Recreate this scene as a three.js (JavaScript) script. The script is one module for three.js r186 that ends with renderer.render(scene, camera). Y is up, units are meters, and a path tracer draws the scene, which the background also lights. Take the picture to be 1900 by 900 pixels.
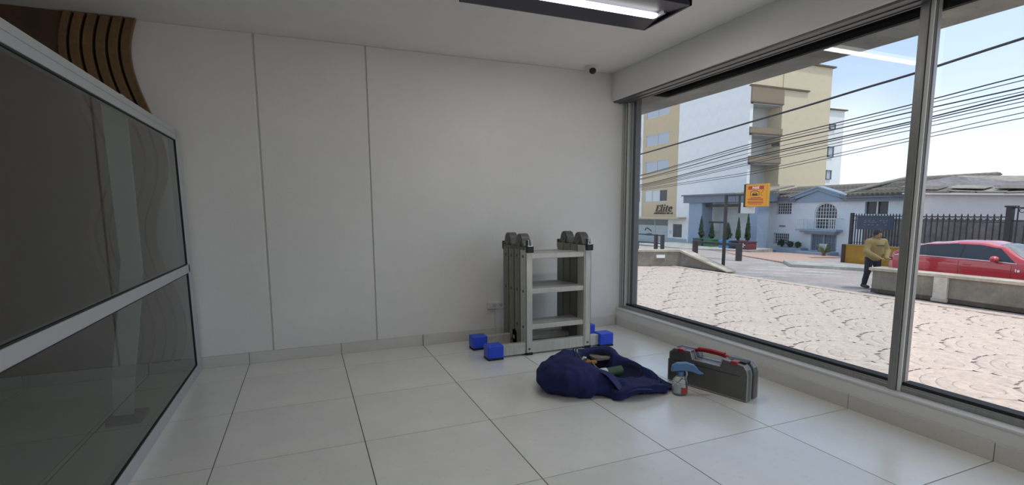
import * as THREE from 'three';
import { RoundedBoxGeometry } from 'three/addons/geometries/RoundedBoxGeometry.js';
import { mergeGeometries, mergeVertices, toCreasedNormals } from 'three/addons/utils/BufferGeometryUtils.js';
import { TextGeometry } from 'three/addons/geometries/TextGeometry.js';
import { FontLoader } from 'three/addons/loaders/FontLoader.js';
import { RectAreaLightUniformsLib } from 'three/addons/lights/RectAreaLightUniformsLib.js';

// ------------------------------------------------------------------ camera, sky, light, exposure
const scene = new THREE.Scene();
const camera = new THREE.PerspectiveCamera(2 * Math.atan(450 / 931.88) * 180 / Math.PI, 1900 / 900, 0.05, 500);
camera.position.set(0, 1.0333, 0);
camera.rotation.set(-0.1241, -0.3895, -0.0069, 'YXZ');
camera.setViewOffset(1900, 900, 0, -56.52, 1900, 900);        // the photograph is cropped off its optical centre
const renderer = new THREE.WebGLRenderer();
renderer.toneMapping = THREE.LinearToneMapping;
renderer.toneMappingExposure = 1.19;
renderer.shadowMap.enabled = true;
RectAreaLightUniformsLib.init();

const ROOM_LAMP = 20;      // radiance of the linear LED lamps
const SKY = 1.24;
// hazy sun high over the street, shining through thin cloud from beyond the far side
const sun = new THREE.DirectionalLight(new THREE.Color(1, 0.95, 0.88), 2.5);
sun.position.set(6.5, 40, 13).add(new THREE.Vector3(18, -1, -15)); sun.target.position.set(18, -1, -15); sun.castShadow = true; sun.shadow.radius = 9; sun.shadow.mapSize.set(2048, 2048);
Object.assign(sun.shadow.camera, { left: -45, right: 45, top: 45, bottom: -45, near: 1, far: 120 }); sun.name = 'sun'; scene.add(sun, sun.target);

// ------------------------------------------------------------------ noise
function rng(seed) { let s = seed >>> 0; return () => { s = (s + 0x6D2B79F5) | 0; let t = Math.imul(s ^ (s >>> 15), 1 | s); t = (t + Math.imul(t ^ (t >>> 7), 61 | t)) ^ t; return ((t ^ (t >>> 14)) >>> 0) / 4294967296; }; }
function lattice(seed, n) { const r = rng(seed), a = new Float32Array(n * n); for (let i = 0; i < a.length; i++) a[i] = r(); return a; }
const SM = (t) => t * t * (3 - 2 * t);
function tileNoise(seed, size, cells, octaves = 4, gain = 0.5) {      // tileable fbm, 0..1
  const out = new Float32Array(size * size); let amp = 1, tot = 0;
  for (let o = 0; o < octaves; o++) {
    const n = cells << o, L = lattice(seed + o * 17, n);
    for (let y = 0; y < size; y++) {
      const fy = y / size * n, y0 = Math.floor(fy), ty = SM(fy - y0), ya = (y0 % n) * n, yb = ((y0 + 1) % n) * n;
      for (let x = 0; x < size; x++) {
        const fx = x / size * n, x0 = Math.floor(fx), tx = SM(fx - x0), xa = x0 % n, xb = (x0 + 1) % n;
        out[y * size + x] += amp * ((L[ya + xa] * (1 - tx) + L[ya + xb] * tx) * (1 - ty) + (L[yb + xa] * (1 - tx) + L[yb + xb] * tx) * ty);
      }
    }
    tot += amp; amp *= gain;
  }
  for (let i = 0; i < out.length; i++) out[i] /= tot;
  return out;
}
const L3 = lattice(99, 64);
function noise3(x, y, z) {                                             // cheap smooth 3d value noise, -1..1
  const h = (i, j, k) => L3[(((i * 7 + k * 31) & 63) * 64 + ((j * 13 + k * 17) & 63))];
  const i = Math.floor(x), j = Math.floor(y), k = Math.floor(z), a = SM(x - i), b = SM(y - j), c = SM(z - k), m = (p, q, t) => p + (q - p) * t;
  return 2 * m(m(m(h(i, j, k), h(i + 1, j, k), a), m(h(i, j + 1, k), h(i + 1, j + 1, k), a), b), m(m(h(i, j, k + 1), h(i + 1, j, k + 1), a), m(h(i, j + 1, k + 1), h(i + 1, j + 1, k + 1), a), b), c) - 1;
}
function dataTex(size, f, srgb, metres) {
  const d = new Uint8Array(size * size * 4);
  for (let i = 0; i < size * size; i++) { const c = f(i, i % size, Math.floor(i / size)); for (let k = 0; k < 3; k++) d[i * 4 + k] = Math.max(0, Math.min(255, (typeof c === 'number' ? c : c[k]) * 255)); d[i * 4 + 3] = 255; }
  const t = new THREE.DataTexture(d, size, size); t.wrapS = t.wrapT = THREE.RepeatWrapping; t.magFilter = THREE.LinearFilter; t.minFilter = THREE.LinearMipmapLinearFilter; t.generateMipmaps = true;
  if (srgb) t.colorSpace = THREE.SRGBColorSpace;
  t.repeat.set(1 / metres, 1 / metres); t.needsUpdate = true; return t;
}
const nA = tileNoise(1, 256, 4, 6, 0.6), nB = tileNoise(2, 256, 16, 4, 0.65), nC = tileNoise(3, 256, 64, 2, 0.6);

// the sky: hazy, white towards the horizon, thin cloud over pale blue higher up
{
  const W = 512, H = 256, d = new Float32Array(W * H * 4), cl = tileNoise(7, 512, 8, 5, 0.55);
  for (let j = 0; j < H; j++) {
    const el = ((j + 0.5) / H - 0.5) * Math.PI, e = Math.max(0, el);
    for (let i = 0; i < W; i++) {
      const haze = Math.exp(-e / 0.1), n = cl[(Math.floor(j * 2.6) % 512) * 512 + i];
      const cloud = Math.min(1, Math.max(0, (n - 0.46) * 4.0)) * 0.8;
      const w = Math.min(1, haze + cloud * (1 - haze));
      const c = [0.43 * (1 - w) + 1.22 * w, 0.57 * (1 - w) + 1.21 * w, 0.82 * (1 - w) + 1.2 * w];
      const k = (j * W + i) * 4; for (let q = 0; q < 3; q++) d[k + q] = c[q]; d[k + 3] = 1;
    }
  }
  const t = new THREE.DataTexture(d, W, H, THREE.RGBAFormat, THREE.FloatType);
  t.mapping = THREE.EquirectangularReflectionMapping; t.magFilter = THREE.LinearFilter; t.minFilter = THREE.LinearFilter; t.wrapS = THREE.RepeatWrapping; t.needsUpdate = true;
  scene.background = t; scene.backgroundIntensity = SKY;
}

// ------------------------------------------------------------------ materials
const lin = (r, g, b) => new THREE.Color().setRGB(r, g ?? r, b ?? r);
const std = (c, rough = 0.8, o = {}) => new THREE.MeshStandardMaterial({ color: c, roughness: rough, ...o });
const phy = (c, rough, o = {}) => new THREE.MeshPhysicalMaterial({ color: c, roughness: rough, ...o });
const texPaint = dataTex(256, (i) => 0.955 + 0.045 * nA[i], true, 1.3), bumpPaint = dataTex(256, (i) => 0.5 * nB[i] + 0.5 * nC[i], false, 0.5);
const texTile = dataTex(256, (i) => { const v = 0.93 + 0.07 * nA[i] - (nC[i] > 0.8 ? 0.03 : 0); return [v, v, v * 0.99]; }, true, 0.9);
const texConc = dataTex(256, (i) => { const v = 0.62 + 0.3 * nA[i] + 0.14 * (nB[i] - 0.5) - (nC[i] > 0.8 ? 0.1 : 0); return [v, v * 0.985, v * 0.955]; }, true, 1.7);
const bumpConc = dataTex(256, (i) => 0.5 * nB[i] + 0.5 * nC[i], false, 0.8);
const texAsph = dataTex(256, (i) => { const v = 0.78 + 0.22 * nA[i] + 0.12 * (nC[i] - 0.5); return [v, v * 0.985, v * 0.98]; }, true, 3.1);
const texStone = dataTex(256, (i) => { const v = 0.8 + 0.2 * nB[i] + 0.1 * (nC[i] - 0.5); return [v, v * 0.975, v * 0.955]; }, true, 1.1);
const texWood = dataTex(256, (i, x, y) => { const g = nA[((y >> 3) * 256 + x) % 65536], f = nC[((y >> 1) * 256 + x) % 65536]; const v = 0.72 + 0.3 * g + 0.12 * (f - 0.5); return [v, v * 0.95, v * 0.88]; }, true, 0.5);
const texCloth = dataTex(256, (i, x, y) => 0.82 + 0.18 * nB[i] + 0.05 * (((x ^ y) & 1) - 0.5), true, 0.3), bumpCloth = dataTex(256, (i, x, y) => 0.25 + 0.35 * (((x >> 1) + (y >> 1)) & 1) + 0.4 * nB[i], false, 0.12);
const texMetal = dataTex(256, (i, x, y) => 0.8 + 0.2 * nC[(y >> 4) * 256 + x] * 0.5 + 0.1 * nA[i], true, 0.5);
const texRoof = dataTex(256, (i) => { const v = 0.6 + 0.35 * nB[i] + 0.2 * (nA[i] - 0.5); return [v, v * 0.97, v * 0.93]; }, true, 2.3);

const M = {
  wall: std(lin(0.82, 0.81, 0.785), 0.85, { map: texPaint, bumpMap: bumpPaint, bumpScale: 0.0006 }),
  ceiling: std(lin(0.82, 0.81, 0.79), 0.9, { map: texPaint, bumpMap: bumpPaint, bumpScale: 0.0005 }),
  tile: phy(lin(0.88, 0.875, 0.85), 0.3, { map: texTile, clearcoat: 0.7, clearcoatRoughness: 0.22 }),
  tile2: phy(lin(0.86, 0.855, 0.83), 0.3, { map: texTile, clearcoat: 0.7, clearcoatRoughness: 0.22 }),
  grout: std(lin(0.16, 0.15, 0.13), 0.9),
  skirting: std(lin(0.7, 0.69, 0.66), 0.4, { map: texTile }),
  sill: std(lin(0.72, 0.72, 0.7), 0.45, { map: texPaint }),
  alu: std(lin(0.42, 0.42, 0.41), 0.38, { metalness: 0.55, map: texMetal }),
  aluDark: std(lin(0.13, 0.13, 0.135), 0.45, { metalness: 0.4 }),
  aluWhite: std(lin(0.46, 0.475, 0.485), 0.4, { metalness: 0.15 }),
  gasket: std(lin(0.02), 0.7),
  glassTint: phy(lin(0.78, 0.83, 0.85), 0.0, { transmission: 1, thickness: 0, ior: 1.5 }),
  glassClear: phy(lin(0.97, 0.98, 0.98), 0.0, { transmission: 1, thickness: 0, ior: 1.5 }),
  glassSmoke: phy(lin(0.4, 0.46, 0.43), 0.02, { transmission: 1, thickness: 0, ior: 1.5 }),
  woodSlat: std(lin(0.27, 0.17, 0.085), 0.55, { map: texWood }),
  woodBack: std(lin(0.012, 0.010, 0.009), 0.8),
  woodBrown: std(lin(0.16, 0.095, 0.06), 0.5, { map: texWood }),
  lampBlack: std(lin(0.007, 0.007, 0.026), 0.4),
  white: std(lin(0.78), 0.5), whitePlastic: std(lin(0.72, 0.71, 0.69), 0.35),
  black: std(lin(0.012), 0.5), blackRubber: std(lin(0.014), 0.85),
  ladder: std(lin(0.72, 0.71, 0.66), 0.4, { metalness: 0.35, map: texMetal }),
  ladderShaded: std(lin(0.29, 0.285, 0.25), 0.45, { metalness: 0.4, map: texMetal }),  // same aluminium as the front rails, side shade put into the colour
  hinge: std(lin(0.13, 0.13, 0.115), 0.45, { metalness: 0.4 }),
  chrome: std(lin(0.75), 0.15, { metalness: 1 }),
  blueCap: std(lin(0.022, 0.085, 0.72), 0.4),
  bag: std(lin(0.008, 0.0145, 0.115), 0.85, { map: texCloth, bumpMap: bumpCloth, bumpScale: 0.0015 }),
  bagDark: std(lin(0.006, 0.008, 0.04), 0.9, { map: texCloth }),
  strap: std(lin(0.010, 0.018, 0.13), 0.7, { map: texCloth }),
  casePlastic: phy(lin(0.105, 0.105, 0.1), 0.32, { clearcoat: 0.4, clearcoatRoughness: 0.3 }),
  caseRim: std(lin(0.4, 0.4, 0.38), 0.35), caseCore: std(lin(0.012, 0.012, 0.03), 0.5),
  red: std(lin(0.38, 0.018, 0.02), 0.35),
  bottle: phy(lin(0.9, 0.93, 0.93), 0.05, { transmission: 1, thickness: 0.004, ior: 1.45 }),
  sprayBlue: std(lin(0.1, 0.22, 0.44), 0.4),
  concrete: std(lin(0.36, 0.335, 0.29), 0.9, { map: texConc, bumpMap: bumpConc, bumpScale: 0.006 }),
  coping: std(lin(0.8, 0.71, 0.6), 0.85, { map: texConc, bumpMap: bumpConc, bumpScale: 0.003 }),
  asphalt: std(lin(0.47, 0.415, 0.385), 0.92, { map: texAsph, bumpMap: bumpConc, bumpScale: 0.004 }),
  pave: std(lin(0.66, 0.565, 0.49), 0.85, { map: texStone, bumpMap: bumpConc, bumpScale: 0.003 }),
  pave2: std(lin(0.625, 0.535, 0.465), 0.85, { map: texStone, bumpMap: bumpConc, bumpScale: 0.003 }),
  joint: std(lin(0.4, 0.35, 0.31), 0.95, { map: texStone }),
  stripe: std(lin(0.72), 0.8, { map: texConc }), sidewalk: std(lin(0.66, 0.65, 0.63), 0.85, { map: texConc }),
  brickWalk: std(lin(0.58, 0.4, 0.33), 0.9, { map: texStone }),
};
const BM = {
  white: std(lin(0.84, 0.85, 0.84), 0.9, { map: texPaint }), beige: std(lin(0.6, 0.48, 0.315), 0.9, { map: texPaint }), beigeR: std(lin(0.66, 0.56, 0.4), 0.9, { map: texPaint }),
  brown: std(lin(0.27, 0.21, 0.145), 0.9, { map: texPaint }), grey: std(lin(0.5, 0.52, 0.52), 0.9, { map: texPaint }), ledge: std(lin(0.13, 0.1, 0.07), 0.8),
  house: std(lin(0.62, 0.68, 0.72), 0.9, { map: texPaint }), blue: std(lin(0.26, 0.34, 0.43), 0.85, { map: texPaint }), blueDark: std(lin(0.17, 0.205, 0.25), 0.85, { map: texPaint }),
  portal: std(lin(0.27, 0.35, 0.46), 0.85, { map: texPaint }), portalBack: std(lin(0.7, 0.75, 0.74), 0.9, { map: texPaint }),
  roof: std(lin(0.17, 0.16, 0.15), 0.95, { map: texRoof }), roof2: std(lin(0.24, 0.225, 0.205), 0.95, { map: texRoof }), roofPale: std(lin(0.42, 0.4, 0.37), 0.9, { map: texRoof }), roofBlue: std(lin(0.27, 0.27, 0.295), 0.8, { map: texRoof }),
  glass: std(lin(0.03, 0.038, 0.045), 0.3), glassPale: std(lin(0.42, 0.46, 0.52), 0.15), frame: std(lin(0.5, 0.52, 0.54), 0.5), iron: std(lin(0.022, 0.022, 0.026), 0.55),
  grille: std(lin(0.6, 0.63, 0.66), 0.6), yellow: std(lin(0.62, 0.33, 0.035), 0.85, { map: texConc }), wallGrey: std(lin(0.62, 0.61, 0.62), 0.9, { map: texPaint }), wallDark: std(lin(0.25, 0.26, 0.28), 0.9, { map: texConc }),
  leaf: std(lin(0.018, 0.042, 0.018), 0.9), leaf2: std(lin(0.09, 0.11, 0.035), 0.85), curtain: std(lin(0.62, 0.66, 0.66), 0.9), sign: std(lin(0.03, 0.045, 0.08), 0.5),
};

// ------------------------------------------------------------------ helpers: geometry in world metres, things, parts
const V = (x, y, z) => new THREE.Vector3(x, y, z);
function prep(g) { let q = g.index ? g.toNonIndexed() : g; for (const k of Object.keys(q.attributes)) if (!['position', 'normal', 'uv'].includes(k)) q.deleteAttribute(k); if (!q.attributes.normal) q.computeVertexNormals(); return q; }
function metreUV(g) {
  const p = g.attributes.position, n = g.attributes.normal, uv = new Float32Array(p.count * 2);
  for (let i = 0; i < p.count; i++) {
    const ax = Math.abs(n.getX(i)), ay = Math.abs(n.getY(i)), az = Math.abs(n.getZ(i));
    if (ay >= ax && ay >= az) { uv[i * 2] = p.getX(i); uv[i * 2 + 1] = p.getZ(i); } else if (ax >= az) { uv[i * 2] = p.getZ(i); uv[i * 2 + 1] = p.getY(i); } else { uv[i * 2] = p.getX(i); uv[i * 2 + 1] = p.getY(i); }
  }
  g.setAttribute('uv', new THREE.BufferAttribute(uv, 2)); return g;
}
const join = (a) => { const l = (Array.isArray(a) ? a : [a]).flat(3).map(prep).map(metreUV); return l.length === 1 ? l[0] : mergeGeometries(l); };
const box = (x0, x1, y0, y1, z0, z1, r = 0) => {
  const w = Math.abs(x1 - x0), h = Math.abs(y1 - y0), d = Math.abs(z1 - z0), rr = Math.min(r, w * 0.45, h * 0.45, d * 0.45);
  const g = rr > 0 ? new RoundedBoxGeometry(w, h, d, 2, rr) : new THREE.BoxGeometry(w, h, d); g.translate((x0 + x1) / 2, (y0 + y1) / 2, (z0 + z1) / 2); return g;
};
const rod = (a, b, ra, rb = ra, seg = 10) => { const d = V().subVectors(b, a), g = new THREE.CylinderGeometry(rb, ra, d.length(), seg); g.applyQuaternion(new THREE.Quaternion().setFromUnitVectors(V(0, 1, 0), d.clone().normalize())); g.translate((a.x + b.x) / 2, (a.y + b.y) / 2, (a.z + b.z) / 2); return g; };
const tube = (pts, r, seg = 24, rad = 8) => new THREE.TubeGeometry(new THREE.CatmullRomCurve3(pts.map((p) => (p.isVector3 ? p : V(...p)))), seg, r, rad);
const ball = (x, y, z, rx, ry = rx, rz = rx, w = 16, h = 12) => { const g = new THREE.SphereGeometry(1, w, h); g.scale(rx, ry, rz); g.translate(x, y, z); return g; };
const shapeOf = (pts, holes = []) => { const s = new THREE.Shape(pts.map((p) => new THREE.Vector2(p[0], p[1]))); for (const h of holes) s.holes.push(new THREE.Path(h.map((p) => new THREE.Vector2(p[0], p[1])))); return s; };
const rect = (a0, a1, b0, b1) => [[a0, b0], [a1, b0], [a1, b1], [a0, b1]];
const ext = (s, depth, bevel = 0) => new THREE.ExtrudeGeometry(s, bevel ? { depth: depth - 2 * bevel, bevelEnabled: true, bevelSize: bevel, bevelThickness: bevel, bevelOffset: -bevel, bevelSegments: 2, curveSegments: 10 } : { depth, bevelEnabled: false, curveSegments: 14 }).translate(0, 0, bevel);
const BX = new THREE.Matrix4().makeBasis(V(0, 0, 1), V(0, 1, 0), V(-1, 0, 0)), BY = new THREE.Matrix4().makeBasis(V(1, 0, 0), V(0, 0, 1), V(0, -1, 0));
const prismX = (pts, x0, x1, holes, bevel) => ext(Array.isArray(pts) ? shapeOf(pts, holes) : pts, x1 - x0, bevel).applyMatrix4(BX).translate(x1, 0, 0);   // pts are [z, y]
const prismY = (pts, y0, y1, holes, bevel) => ext(shapeOf(pts, holes), y1 - y0, bevel).applyMatrix4(BY).translate(0, y1, 0);                                // pts are [x, z]
const prismZ = (pts, z0, z1, holes, bevel) => ext(Array.isArray(pts) ? shapeOf(pts, holes) : pts, z1 - z0, bevel).translate(0, 0, z0);                      // pts are [x, y]

const origin = new WeakMap(), used = {};
function numbered(n) { const k = used[n] = (used[n] ?? -1) + 1; return k ? n + '_' + String(k).padStart(3, '0') : n; }
function shadow(m) { m.castShadow = m.receiveShadow = true; return m; }
function obj(name, geos, mat, parent = scene) {                         // geometry is written in world metres, stored relative to the thing's base
  let g = join(geos); const o = origin.get(parent);
  if (o) g = g.clone().translate(-o.x, -o.y, -o.z);
  const m = shadow(new THREE.Mesh(g, mat)); m.name = parent === scene ? numbered(name) : name; parent.add(m); if (o) origin.set(m, o); return m;
}
function thing(name, label, category, base = [0, 0, 0], group, local = false) {
  const t = new THREE.Group(); t.name = numbered(name); t.position.set(...base); t.userData = { label, category }; if (group) t.userData.group = group;
  if (!local) origin.set(t, V(...base)); scene.add(t); return t;
}
function tag(o, label, category, group) { Object.assign(o.userData, { label, category }); if (group) o.userData.group = group; return o; }
function struct(name, geos, mat, label, category) { const m = obj(name, geos, mat); Object.assign(m.userData, { kind: 'structure', label, category }); return m; }
function structGroup(name, label, category) { const t = new THREE.Group(); t.name = name; t.userData = { kind: 'structure', label, category }; scene.add(t); return t; }

function surfaceNets(f, lo, hi, cell, creased = false) {                 // meshes the zero level of a distance field
  const n = [0, 1, 2].map((k) => Math.ceil((hi[k] - lo[k]) / cell) + 1), at = (i, j, k) => (k * n[1] + j) * n[0] + i, F = new Float32Array(n[0] * n[1] * n[2]);
  for (let k = 0; k < n[2]; k++) for (let j = 0; j < n[1]; j++) for (let i = 0; i < n[0]; i++) F[at(i, j, k)] = f(lo[0] + i * cell, lo[1] + j * cell, lo[2] + k * cell);
  const id = new Int32Array(F.length).fill(-1), pos = [], idx = [];
  const C = [[0, 0, 0], [1, 0, 0], [0, 1, 0], [1, 1, 0], [0, 0, 1], [1, 0, 1], [0, 1, 1], [1, 1, 1]], E = [[0, 1], [2, 3], [4, 5], [6, 7], [0, 2], [1, 3], [4, 6], [5, 7], [0, 4], [1, 5], [2, 6], [3, 7]];
  for (let k = 0; k < n[2] - 1; k++) for (let j = 0; j < n[1] - 1; j++) for (let i = 0; i < n[0] - 1; i++) {
    const v = C.map((c) => F[at(i + c[0], j + c[1], k + c[2])]); let s = [0, 0, 0], m = 0;
    for (const [a, b] of E) if ((v[a] < 0) !== (v[b] < 0)) { const t = v[a] / (v[a] - v[b]); for (let q = 0; q < 3; q++) s[q] += C[a][q] + (C[b][q] - C[a][q]) * t; m++; }
    if (m) { id[at(i, j, k)] = pos.length / 3; pos.push(lo[0] + (i + s[0] / m) * cell, lo[1] + (j + s[1] / m) * cell, lo[2] + (k + s[2] / m) * cell); }
  }
  const quad = (a, b, c, d, flip) => { if (a < 0 || b < 0 || c < 0 || d < 0) return; flip ? idx.push(a, c, b, a, d, c) : idx.push(a, b, c, a, c, d); };
  for (let k = 1; k < n[2] - 1; k++) for (let j = 1; j < n[1] - 1; j++) for (let i = 1; i < n[0] - 1; i++) {
    const v = F[at(i, j, k)] < 0;
    if (v !== F[at(i + 1, j, k)] < 0) quad(id[at(i, j - 1, k - 1)], id[at(i, j, k - 1)], id[at(i, j, k)], id[at(i, j - 1, k)], !v);
    if (v !== F[at(i, j + 1, k)] < 0) quad(id[at(i - 1, j, k - 1)], id[at(i - 1, j, k)], id[at(i, j, k)], id[at(i, j, k - 1)], !v);
    if (v !== F[at(i, j, k + 1)] < 0) quad(id[at(i - 1, j - 1, k)], id[at(i, j - 1, k)], id[at(i, j, k)], id[at(i - 1, j, k)], !v);
  }
  const g = new THREE.BufferGeometry(); g.setAttribute('position', new THREE.Float32BufferAttribute(pos, 3)); g.setIndex(idx); g.computeVertexNormals(); return g;
}
const cap = (x, y, z, a, b, ra, rb) => { const bx = b[0] - a[0], by = b[1] - a[1], bz = b[2] - a[2], px = x - a[0], py = y - a[1], pz = z - a[2], t = Math.max(0, Math.min(1, (px * bx + py * by + pz * bz) / (bx * bx + by * by + bz * bz + 1e-9))); return Math.hypot(px - bx * t, py - by * t, pz - bz * t) - (ra + (rb - ra) * t); };
const ell = (x, y, z, c, r) => { const px = (x - c[0]) / r[0], py = (y - c[1]) / r[1], pz = (z - c[2]) / r[2], k = Math.hypot(px, py, pz); return (k - 1) * Math.min(r[0], r[1], r[2]) * (k > 1 ? 1 : 1); };
const smin = (a, b, k) => { const h = Math.max(k - Math.abs(a - b), 0) / k; return Math.min(a, b) - h * h * k * 0.25; };
const font = await new FontLoader().loadAsync('fonts/droid/droid_serif_bold.typeface.json'), fontS = await new FontLoader().loadAsync('fonts/droid/droid_sans_bold.typeface.json');

// ------------------------------------------------------------------ the room shell
const ZB = -3.797, XW = 2.565, H = 2.18, XL = -3.3, ZF = 3.2, GX = -0.399, GZ = -4.053, TS = 0.6, G = -1.4;
{
  const fl = structGroup('floor', 'glossy white porcelain tile floor with thin dark joints', 'floor');
  const bed = obj('grout_bed', box(XL, XW, -0.16, -0.0025, ZB, ZF), M.grout, fl);
  const cache = new Map(), r = rng(5), gap = 0.0022;
  for (let i = -5; i < 5; i++) for (let j = 0; j < 13; j++) {
    const x0 = Math.max(XL, GX + i * TS) + gap, x1 = Math.min(XW, GX + (i + 1) * TS) - gap, z0 = Math.max(ZB, GZ + j * TS) + gap, z1 = Math.min(ZF, GZ + (j + 1) * TS) - gap;
    if (x1 - x0 < 0.02 || z1 - z0 < 0.02) continue;
    const w = x1 - x0, d = z1 - z0, key = w.toFixed(3) + d.toFixed(3);
    if (!cache.has(key)) { const b = 0.0015, p = [[-w / 2, -d / 2], [w / 2, -d / 2], [w / 2, d / 2], [-w / 2, d / 2]]; cache.set(key, join(prismY(p, -0.008, 0, [], 0).clone())); }
    const m = shadow(new THREE.Mesh(cache.get(key), r() < 0.5 ? M.tile : M.tile2)); m.name = 'floor_tile'; m.position.set((x0 + x1) / 2, 0, (z0 + z1) / 2); fl.add(m);
  }
  // back wall: base wall with three boards, narrow grooves between them
  const wb = structGroup('wall_back', 'white painted back wall of three boards with narrow vertical grooves', 'wall');
  obj('wall_core', box(XL - 0.15, XW + 0.2, -0.16, H + 0.1, ZB - 0.2, ZB), M.wall, wb);
  for (const [x0, x1] of [[XL, -0.254], [-0.242, 0.4505], [0.4605, XW + 0.1]]) obj('wall_board', box(x0, x1, 0.076, H, ZB - 0.002, ZB + 0.012, 0.004), M.wall, wb);
  const wl = struct('wall_left', box(XL - 0.15, XL, -0.16, H + 0.1, ZB, ZF + 0.15), M.wall, 'plain white wall of the space behind the glass partition', 'wall');
  const wf = struct('wall_front', box(XL, XW + 0.2, -0.16, H + 0.1, ZF, ZF + 0.15), M.wall, 'plain white wall closing the shop behind the viewer', 'wall');
  const ce = struct('ceiling', box(XL, XW + 0.2, H, H + 0.12, ZB, ZF), M.ceiling, 'smooth white plaster ceiling', 'ceiling');
  // window wall: low parapet, bulkhead above
  const wr = structGroup('wall_right', 'white window wall with a low parapet and a bulkhead over the glass', 'wall');
  obj('parapet', box(XW, 2.78, -1.45, 0.138, ZB - 0.2, ZF), M.wall, wr);
  obj('sill_slab', box(XW - 0.004, 2.64, 0.138, 0.152, ZB + 0.012, ZF, 0.004), M.sill, wr);
  obj('bulkhead', [box(2.487, 2.622, 1.953, H, ZB + 0.012, ZF, 0.003), box(2.6, 2.742, 1.99, H, ZB + 0.012, ZF)], M.wall, wr);
  obj('end_pier', box(2.6, 2.78, 0.138, 1.945, 2.95, ZF), M.wall, wr);
  // skirting tiles, joints in line with the floor
  const bb = structGroup('baseboard_back', 'pale tile skirting along the back wall', 'baseboard'), br = structGroup('baseboard_right', 'pale tile skirting along the window parapet', 'baseboard');
  for (let i = -5; i < 5; i++) {
    const x0 = Math.max(XL, GX + i * TS) + 0.0012, x1 = Math.min(XW - 0.009, GX + (i + 1) * TS) - 0.0012, right = i >= 2;
    if (x1 > x0) obj('skirting_tile', box(x0, x1, 0, right ? 0.083 : 0.077, ZB, ZB + (right ? 0.03 : 0.02), 0.002), M.skirting, bb);
  }
  for (let j = 0; j < 13; j++) {
    const z0 = Math.max(ZB + 0.032, GZ + j * TS) + 0.0012, z1 = Math.min(ZF, GZ + (j + 1) * TS) - 0.0012;
    if (z1 > z0) obj('skirting_tile', box(XW - 0.009, XW + 0.002, 0, 0.078, z0, z1, 0.002), M.skirting, br);
  }
}
// windows: aluminium frames, panes
{
  const FX0 = 2.62, FX1 = 2.7, YB = 0.152, YT = 1.945;
  const defs = [['window_1', -3.783, -1.465, M.glassTint, 'wide tinted window pane left of the vertical post'], ['window_2', -1.465, 0.72, M.glassClear, 'clear window pane right of the vertical post'], ['window_3', 0.72, 2.95, M.glassClear, 'clear window pane behind the viewer']];
  for (const [name, z0, z1, glass, label] of defs) {
    const w = structGroup(name, label, 'window');
    const first = name === 'window_1';
    const jl = first ? 0.062 : 0.014, jr = 0.046, deep = first ? FX1 : 2.652;
    obj('bottom_track', [box(FX0, FX1, YB, 0.172, z0, z1, 0.003), box(FX0 + 0.002, FX0 + 0.012, 0.17, 0.183, z0, z1, 0.002)], M.alu, w);
    obj('bottom_gasket', box(FX0 + 0.012, FX1 - 0.01, 0.17, 0.197, z0 + jl, z1 - jr), M.gasket, w);
    obj('head_rail', [box(2.505, 2.634, 1.941, 1.956, z0, z1, 0.002), box(FX0, FX0 + 0.014, 1.936, 1.99, z0, z1, 0.003), box(2.56, 2.57, 1.936, 1.95, z0, z1, 0.002), box(FX0 + 0.014, FX1, 1.968, 1.99, z0, z1, 0.003)], M.aluDark, w);
    obj('jamb', [box(FX0, deep, 0.172, 1.97, z0, z0 + jl * 0.55, 0.003), box(FX0 + 0.012, deep, 0.172, 1.97, z0 + jl * 0.55, z0 + jl, 0.002)], M.alu, w);
    obj('jamb', [box(FX0, FX1, 0.172, 1.97, z1 - jr, z1, 0.004), box(FX0 + 0.014, FX1, 0.172, 1.97, z1 - jr - 0.006, z1 - jr, 0.002)], M.alu, w);
    obj('glazing_bead', box(FX0 + 0.02, deep - 0.008, 0.19, 1.968, z0 + jl, z0 + jl + (first ? 0.012 : 0.005), 0.002), M.aluWhite, w);
    if (first) { obj('jamb_strip', box(FX0 - 0.003, FX0 + 0.02, 0.172, 1.95, z0 + 0.05, z0 + 0.063, 0.003), M.sill, w); obj('jamb_strip', box(FX0 - 0.004, FX0 + 0.004, 0.172, 1.95, z0 + 0.022, z0 + 0.03, 0.002), M.sill, w); obj('glazing_bead', box(FX0 + 0.02, FX1 - 0.02, 0.19, 1.968, z0 + 0.085, z0 + 0.097, 0.003), M.aluWhite, w); obj('inner_jamb', box(FX0 + 0.028, FX1, 0.172, 1.968, z0 + 0.074, z0 + 0.13), M.aluDark, w); }
    const p = obj('pane', new THREE.PlaneGeometry(z1 - z0 - 0.07, 1.97 - 0.185).rotateY(-Math.PI / 2).translate(2.668, (1.97 + 0.185) / 2, (z0 + z1) / 2), glass, w);
  }
  const mu = structGroup('trim_1', 'grey aluminium post cover strip between the two panes', 'trim');
  obj('cover_strip', box(2.608, 2.624, 0.152, 1.96, -1.505, -1.468, 0.003), M.alu, mu);
  obj('cover_ridge', box(2.612, 2.626, 0.152, 1.96, -1.466, -1.45, 0.005), M.sill, mu);  // ridge coloured near white, its bright highlight is painted in
  const cn = structGroup('trim_2', 'light corner strip where the window frame meets the back wall', 'trim');
  obj('corner_strip', box(2.60, 2.622, 0.152, 1.95, -3.785, -3.768, 0.003), M.aluWhite, cn);
}
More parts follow.
